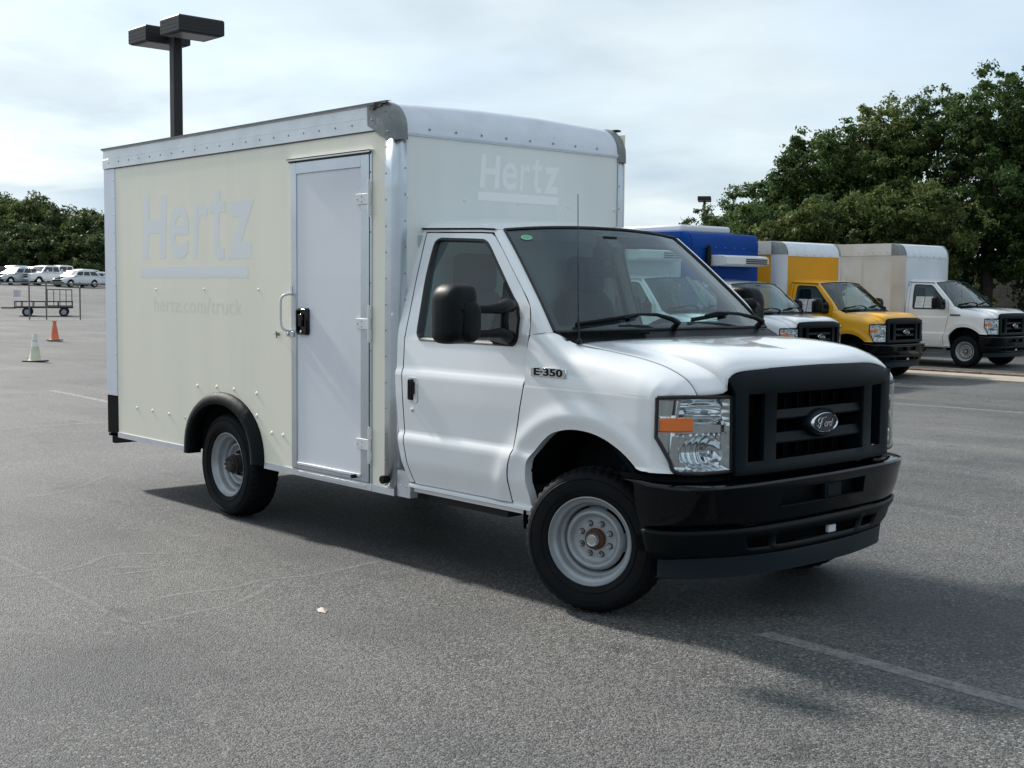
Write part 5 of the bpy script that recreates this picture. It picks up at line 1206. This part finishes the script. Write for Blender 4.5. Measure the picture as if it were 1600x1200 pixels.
# ------------------------------------------------------------------ parked cars on the far lot
def car_proto(kind, paint, label, loc, rz, group):
    r = empty({'suv': 'parked_suv', 'pickup': 'pickup_truck', 'sedan': 'parked_car'}[kind], loc, rz); tag(r, label, 'pickup' if kind == 'pickup' else 'car', group)
    if kind == 'suv': L_, H_, prof = 4.6, 1.60, [(-2.28, .95, .95, .78), (-2.25, 1.05, 1.05, .84), (-1.2, 1.07, 1.07, .90), (0, 1.04, 1.04, .92), (.9, 1.02, 1.02, .91), (1.3, .98, .98, .90), (2.0, .86, .86, .84), (2.25, .72, .72, .70)]
    elif kind == 'pickup': L_, H_, prof = 5.6, 1.85, [(-2.85, 1.10, 1.1, .93), (-2.80, 1.18, 1.18, .96), (-1.0, 1.20, 1.2, .98), (0, 1.20, 1.2, .98), (1.0, 1.20, 1.2, .98), (1.3, 1.20, 1.2, .98), (2.4, 1.12, 1.1, .96), (2.75, 1.05, 1.0, .93)]
    else: L_, H_, prof = 4.6, 1.45, [(-2.28, .88, .88, .72), (-2.2, .98, .98, .80), (-1.2, .95, .95, .88), (0, .93, .93, .89), (.9, .92, .92, .88), (1.3, .88, .88, .87), (2.0, .76, .76, .82), (2.25, .62, .62, .68)]
    wr = .39 if kind == 'pickup' else .34; wx = (1.75, -1.75) if kind == 'pickup' else (1.40, -1.38); z0 = .36 if kind == 'pickup' else .26
    sec = lambda x, zt, w_: [(x, -w_*.6, zt+.0), (x, -w_*.88, zt-.02), (x, -w_*.97, zt-.09), (x, -w_, zt-.30), (x, -w_, .52), (x, -w_*.96, z0+.04), (x, -w_*.9, z0)]
    X = np.array([p[0] for p in prof]); Zt = np.array([p[1] for p in prof]); Wd = np.array([p[3] for p in prof])
    xs_ = np.linspace(X[0], X[-1], 40); rows = []
    for x in xs_:
        h = sec(x, float(np.interp(x, X, Zt)), float(np.interp(x, X, Wd)))
        for c in wx:
            if abs(x-c) < wr+.07:
                za = wr+math.sqrt((wr+.07)**2-(x-c)**2); h = [p if p[2] > za else (p[0], p[1]*(1 if k < 6 else .9), za) for k, p in enumerate(h)]
        rows.append(h+[(a, -b, c) for a, b, c in h[::-1]])
    mb = MB(); mb.grid(rows); mb.add(rows[0], [tuple(range(14))]); mb.add(rows[-1], [tuple(range(14))]); bd_ = mb.build('body', paint, r, smooth=35)
    gh = {'suv': [(-2.22, 1.02), (-1.72, 1.50), (-1.1, 1.58), (.0, 1.60), (.35, 1.53), (1.10, 1.00)], 'pickup': [(-.85, 1.20), (-.72, 1.78), (-.3, 1.85), (.55, 1.84), (.85, 1.76), (1.50, 1.18)], 'sedan': [(-1.9, .96), (-1.15, 1.34), (-.6, 1.44), (.1, 1.45), (.45, 1.37), (1.25, .90)]}[kind]
    w0 = {'suv': .89, 'pickup': .96, 'sedan': .86}[kind]; zb_ = gh[0][1]; wt_ = lambda z: w0-.22*(z-zb_)/(H_-zb_)-.02
    mb = MB(); mb.grid([[(x, -wt_(z), z), (x, -wt_(z)*.8, z+.012), (x, 0, z+.03), (x, wt_(z)*.8, z+.012), (x, wt_(z), z)] for x, z in gh])
    for s in (-1, 1): mb.add([(x, s*wt_(z), z) for x, z in gh], [tuple(range(len(gh)))])
    cb_ = mb.build('cabin', paint, r, smooth=40)
    cx = sum(p[0] for p in gh)/len(gh)
    for s in (-1, 1):
        a, b = gh[0], gh[-1]; tz = H_-.15; bz = zb_+.07
        def ex(pl, z):
            xs2 = [p[0] for p in pl]; zs2 = [p[1] for p in pl]; return float(np.interp(z, zs2, xs2))
        xr0, xr1 = ex(gh[:3], bz)+.12, ex(gh[:3], tz)+.10; xf0, xf1 = ex(gh[:2:-1], bz)-.10, ex(gh[:2:-1], tz)-.10
        cuts = {'suv': (0, .36, .68, 1), 'pickup': (0, .42, 1), 'sedan': (0, .48, 1)}[kind]
        for t0, t1 in zip(cuts[:-1], cuts[1:]):
            t0 += .02; t1 -= .02
            q = [(xr0+(xf0-xr0)*t0, bz), (xr0+(xf0-xr0)*t1, bz), (xr1+(xf1-xr1)*t1, tz), (xr1+(xf1-xr1)*t0, tz)]
            mb = MB(); mb.add([(x, s*(wt_(z)+.008), z) for x, z in q], [(0, 1, 2, 3)]); mb.build('side_window', 'car_glass', cb_, smooth=0)
    for pl, nm in ((gh[-2:], 'windshield'), (gh[:2], 'rear_window')):
        (xa, za), (xb, zb2) = pl if nm == 'rear_window' else pl[::-1]
        ins = .06; p0 = (xa+(xb-xa)*.10, za+(zb2-za)*.10); p1 = (xa+(xb-xa)*.93, za+(zb2-za)*.93); dx = .012 if nm == 'windshield' else -.012
        mb = MB(); mb.grid([[(p[0]+dx, y*(wt_(p[1])-.07), p[1]+.012+.026*(1-abs(y))) for y in (-1, -.5, 0, .5, 1)] for p in (p0, p1)]); mb.build(nm, 'car_glass', cb_, smooth=60)
    xf = X[-1]; zf = Zt[-1]
    mb = MB(); hh = .30 if kind == 'pickup' else .16; mb.box((xf-.04, -.58, zf-.02-hh), (xf+.02, .58, zf-.04)); g_ = mb.build('grille', 'black_plastic', bd_)
    if kind == 'pickup':
        mb = MB(); mb.box((xf+.02, -.58, zf-.20), (xf+.035, .58, zf-.15)); mb.build('grille_bar', 'chrome', g_)
    for s in (-1, 1):
        mb = MB(); mb.box((xf-.22, min(s*.60, s*.90)*.97*Wd[-1]/.7*.82, zf-.16), (xf+.0, max(s*.60, s*.90)*.97*Wd[-1]/.7*.82, zf-.03)); mb.build('headlight', 'reflector', bd_, bevel=.02)
        mb = MB(); mb.box((X[0]-.01, min(s*.62, s*.80), .80), (X[0]+.12, max(s*.62, s*.80), .95)); mb.build('tail_light', 'car_red', bd_)
        mb = MB(); mb.box((.78, min(s*.93, s*1.1), 1.02 if kind != 'pickup' else 1.25), (.90, max(s*.93, s*1.1), 1.16 if kind != 'pickup' else 1.45)); mb.build('mirror', paint, bd_, bevel=.03)
    mb = MB(); mb.box((xf-.1, -.8, z0+.02), (xf+.04, .8, z0+.22)); mb.build('bumper', 'black_plastic' if kind != 'pickup' else 'bright_steel', bd_, bevel=.03)
    mb = MB(); mb.box((-2.0, -.7, .22), (2.0, .7, .6)); mb.build('underbody', 'dark_void', r)
    for c in wx:
        for s in (-1, 1):
            yc2 = s*(.80 if kind != 'pickup' else .86)
            mb = MB(); mb.lathe([(wr*.6, -.09), (wr*.93, -.11), (wr, -.08), (wr, .08), (wr*.93, .11), (wr*.6, .09)], 24, c=(c, yc2, wr)); wv_ = mb.build('wheel', 'rubber', r, smooth=40)
            mb = MB(); mb.lathe([(wr*.62, s*.08), (wr*.55, s*.06), (wr*.3, s*.075), (0, s*.08)], 20, c=(c, yc2, wr)); mb.build('rim', 'bright_steel', wv_, smooth=40)
    return r
fdn = math.atan2(.6575, -.7499)
def lotpos(u, dep):
    d = fw+rt2*((u-800)/1981.3); p = Vector((4.381, -5.405, 0))+Vector((d.x, d.y, 0))*dep; return (p.x, p.y, gz(p.x, p.y))
CG = 'cars parked on the far lot'
H1 = R(289)
front = [('suv', 'car_silver', 30, 118, 'silver SUV at the left end of the front row of far cars'),
         ('pickup', 'car_white', 77, 120, 'white crew-cab pickup in the front row of far cars'),
         ('suv', 'car_white', 122, 118, 'white SUV at the right end of the front row of far cars')]
protos = {}
for kd, pt, u, dp, lb in front: protos[(kd, pt)] = car_proto(kd, pt, lb, lotpos(u, dp), H1, CG)
back = [('suv', 'car_white', 'suv', 'car_white', 24, 128, 'white SUV in the back row behind the silver SUV', H1),
        ('suv', 'car_silver', 'suv', 'car_silver', 55, 128, 'silver SUV in the back row behind the white pickup', H1),
        ('pickup', 'car_white', 'pickup', 'car_white', 100, 131, 'white vehicle in the back row between the pickup and the right SUV', H1),
        ('suv', 'car_white', 'suv', 'car_white', 128, 127, 'white SUV in the back row behind the right SUV', H1)]
sed = car_proto('sedan', 'car_white', 'white sedan beside the rear corner of the cream box', lotpos(158, 124), R(250), CG)
def respray(o, a, b):
    for x in [o]+list(o.children_recursive):
        if x.type == 'MESH':
            for sl in x.material_slots:
                if sl.material == MATS[a]: sl.link = 'OBJECT'; sl.material = MATS[b]
for kd, pt, k2, p2, u, dp, lb, hd_ in back:
    c = copy_tree(protos[(kd, pt)]); c.location = lotpos(u, dp); c.rotation_euler = (0, 0, hd_+random.uniform(-.05, .05)); c['label'] = lb
c = copy_tree(sed); c.location = lotpos(2, 124); c.rotation_euler = (0, 0, R(262)); c['label'] = 'dark red car at the left edge of the photo'; respray(c, 'car_white', 'car_red')
c = copy_tree(sed); c.location = lotpos(84, 138); c['label'] = 'dark grey car half hidden in the farthest row'; respray(c, 'car_white', 'car_grey')
c = copy_tree(sed); c.location = lotpos(140, 140); c['label'] = 'white sedan in the farthest row behind the SUVs'
c = copy_tree(sed); c.location = lotpos(172, 134); c['label'] = 'white sedan partly hidden by the cream box'
for u_, lb_ in ((42, 'white SUV behind the silver SUV in the farthest row'), (20, 'white SUV left of the others in the farthest row'), (66, 'white SUV in the farthest row above the white pickup'), (150, 'white SUV in the farthest row next to the cream box')):
    c = copy_tree(protos[('suv', 'car_white')]); c.location = lotpos(u_, 144); c['label'] = lb_
c = copy_tree(protos[('suv', 'car_white')]); c.location = lotpos(112, 141); c['label'] = 'white SUV with roof rails in the farthest row'

# ------------------------------------------------------------------ trees
def leaf_crown(lobes, count, size, seed, twig=60):
    g = np.random.default_rng(seed)
    # every big lobe carries many small leaf clusters on its shell, with gaps between them
    L0 = np.array(lobes); w0 = (L0[:, 3]*L0[:, 4]); w0 = w0/w0.sum(); nt_ = count//twig
    L1 = L0[g.choice(len(L0), nt_, p=w0)]; d = g.normal(size=(nt_, 3)); d /= np.linalg.norm(d, axis=1)[:, None]
    tw = L1[:, :3]+d*(.45+.62*g.random(nt_)**.5)[:, None]*L1[:, 3:6]
    cs = size*g.uniform(1.8, 4.8, nt_); j = g.integers(0, nt_, count)
    q = g.normal(size=(count, 3)); q /= np.linalg.norm(q, axis=1)[:, None]
    c = tw[j]+q*(cs[j]*(.3+.9*g.random(count)))[:, None]*np.array([1, 1, .62])+g.normal(size=(count, 3))*size*.35
    n = g.normal(size=(count, 3))*.8+q*.8; n[:, 2] += .5; n /= np.linalg.norm(n, axis=1)[:, None]
    t = np.cross(n, g.normal(size=(count, 3))); t /= np.linalg.norm(t, axis=1)[:, None]; b = np.cross(n, t)
    s = size*(.6+.8*g.random(count))[:, None]
    return np.stack([c-t*s*.9, c-b*s*.5+t*s*.05, c+t*s*.9, c+b*s*.5+t*s*.05], 1).reshape(-1, 3)
def tree(label, loc, h, spread, seed, m, count, size, group, low=.18, lobes=9, name='broadleaf_tree', trunk_r=.16):
    g = random.Random(seed); r = empty(name, loc); tag(r, label, 'tree', group)
    lb = []
    for i in range(lobes):
        a = g.uniform(0, 2*PI); q = g.random()**.6; zz = low+(.88-low)*(i+.5)/lobes; k = math.sin(PI*min(max((zz-low+.12)/(1.05-low), 0), 1))**.6
        rr_ = spread*k*q*.62; s_ = spread*g.uniform(.38, .58)*(.65+.35*k); lb.append((rr_*math.cos(a), rr_*math.sin(a), zz*h, s_, s_, s_*g.uniform(.6, .85)))
    lb.append((0, 0, h*.82, spread*.42, spread*.42, h*.17))
    V = leaf_crown(lb, count, size, seed)
    me = bpy.data.meshes.new('crown'); n = len(V)//4
    me.vertices.add(len(V)); me.vertices.foreach_set('co', V.astype(np.float32).ravel()); me.loops.add(len(V)); me.loops.foreach_set('vertex_index', np.arange(len(V), dtype=np.int32))
    me.polygons.add(n); me.polygons.foreach_set('loop_start', np.arange(0, len(V), 4, dtype=np.int32)); me.polygons.foreach_set('loop_total', np.full(n, 4, dtype=np.int32)); me.update()
    link('crown', me, r, [m])
    mb = MB(); zf = h*(low+.12)
    mb.tube([(0, 0, -.3), (g.uniform(-.1, .1), g.uniform(-.1, .1), zf*.5), (g.uniform(-.2, .2), g.uniform(-.2, .2), zf), (0, 0, h*.55), (.1, 0, h*.8)], [trunk_r*1.2, trunk_r, trunk_r*.85, trunk_r*.5, .03], 9); tk = mb.build('trunk', 'bark', r, smooth=60)
    for l in lb[:7]:
        z0 = zf*g.uniform(.7, 1.25); mb = MB(); mb.tube([(0, 0, z0), (l[0]*.45, l[1]*.45, z0+(l[2]-z0)*.6), (l[0], l[1], l[2]), (l[0]*1.4, l[1]*1.4, l[2]+.5*l[5])], [trunk_r*.5, trunk_r*.36, trunk_r*.2, .015], 6); mb.build('limb', 'bark', tk, smooth=60)
    return r
def rowpos(u, dep):
    d = fw+rt2*((u-800)/1981.3); p = Vector((4.381, -5.405, 0))+Vector((d.x, d.y, 0))*dep; return (p.x, p.y, gz(p.x, p.y)-.05)
TG = 'trees behind the parked trucks'
TR = [(1215, 44, 5.6, 2.6, 'leaf_dark', 'small dark tree at the left end of the tree row, above the blue truck'), (1262, 43, 7.2, 2.5, 'leaf_dark', 'dark tree with a pointed top above the yellow truck box'),
      (1322, 44, 7.6, 2.9, 'leaf_dark', 'dark round tree above the cab of the yellow truck'), (1385, 43, 8.3, 2.9, 'leaf_olive', 'mid-height tree above the white truck box'),
      (1450, 44, 8.9, 3.0, 'leaf_dark', 'tall dark tree above the white truck'), (1532, 42, 9.1, 3.0, 'leaf_dark', 'tall tree with forked trunk beside the white cab'), (1612, 43, 9.7, 3.2, 'leaf_olive', 'tallest tree at the right edge of the photo'), (1655, 41, 10.2, 3.4, 'leaf_dark', 'tree just cut by the right edge of the photo')]
for i, (u, dp, h, sp, m, lb) in enumerate(TR): tree(lb, rowpos(u, dp), h, sp, 31+i*7, m, 46000, .068, TG, low={1532: .30, 1612: .26}.get(u, .16), trunk_r=.20, lobes=14)
for i, (u, dp, h, m, lb) in enumerate(((1240, 37.5, 4.6, 'leaf_olive', 'low olive tree in front of the row between the blue and yellow boxes'), (1352, 38, 4.9, 'leaf_olive', 'low olive tree showing over the white box'), (1432, 37.5, 5.0, 'leaf_olive', 'low tree directly behind the white box'), (1196, 41, 4.6, 'leaf_dark', 'low dark tree above the right half of the blue box'), (1296, 40, 4.9, 'leaf_dark', 'low dark tree above the yellow nose cap'))):
    tree(lb, rowpos(u, dp), h, 2.1, 131+i*5, m, 20000, .066, TG, low=.2, trunk_r=.09, lobes=9)
for i, (u, dp, h, sp, lb) in enumerate(((1098, 82, 7.0, 2.3, 'small pale tree beside the distant lamp pole'), (1138, 78, 6.6, 2.4, 'small far tree between the lamp pole and the tree row'), (1172, 68, 6.0, 2.2, 'small far tree touching the left end of the tree row'))):
    tree(lb, rowpos(u, dp), h, sp, 231+i*3, 'leaf_far', 9000, .11, 'small far trees', low=.25, lobes=9)
LG = 'trees beyond the far lot'
LT = [(-60, 150, 9.5, 6), (-15, 148, 9.6, 6), (14, 152, 10.0, 5.5), (40, 147, 9.4, 5.5), (66, 151, 9.8, 5.5), (92, 148, 8.9, 5.3), (116, 152, 8.3, 5.3), (140, 147, 7.8, 5), (166, 150, 7.8, 5.5), (200, 150, 7.8, 5.5), (0, 143, 5.8, 4.6), (54, 142, 6.0, 4.8), (104, 143, 5.4, 4.6), (150, 142, 5.3, 4.6)]
LL = ['tree outside the left edge of the far wood', 'tall tree at the left edge of the far wood', 'tallest tree on the left of the far wood', 'tree left of centre in the far wood', 'tree above the white pickup', 'tree right of centre in the far wood', 'round tree above the right SUV', 'low tree near the cream box', 'tree touching the edge of the cream box', 'tree hidden behind the cream box', 'low tree in front on the left of the far wood', 'low tree in front above the back row of cars', 'low bushy tree in front above the white SUVs', 'low bushy tree in front beside the cream box']
for i, ((u, dp, h, sp), lb) in enumerate(zip(LT, LL)): tree(lb, rowpos(u, dp), h, sp, 331+i*11, 'leaf_far' if i % 3 else 'leaf_olive', 17000, .18, LG, low=.10, lobes=12, trunk_r=.25)
# far woods closing the horizon where the photograph shows none
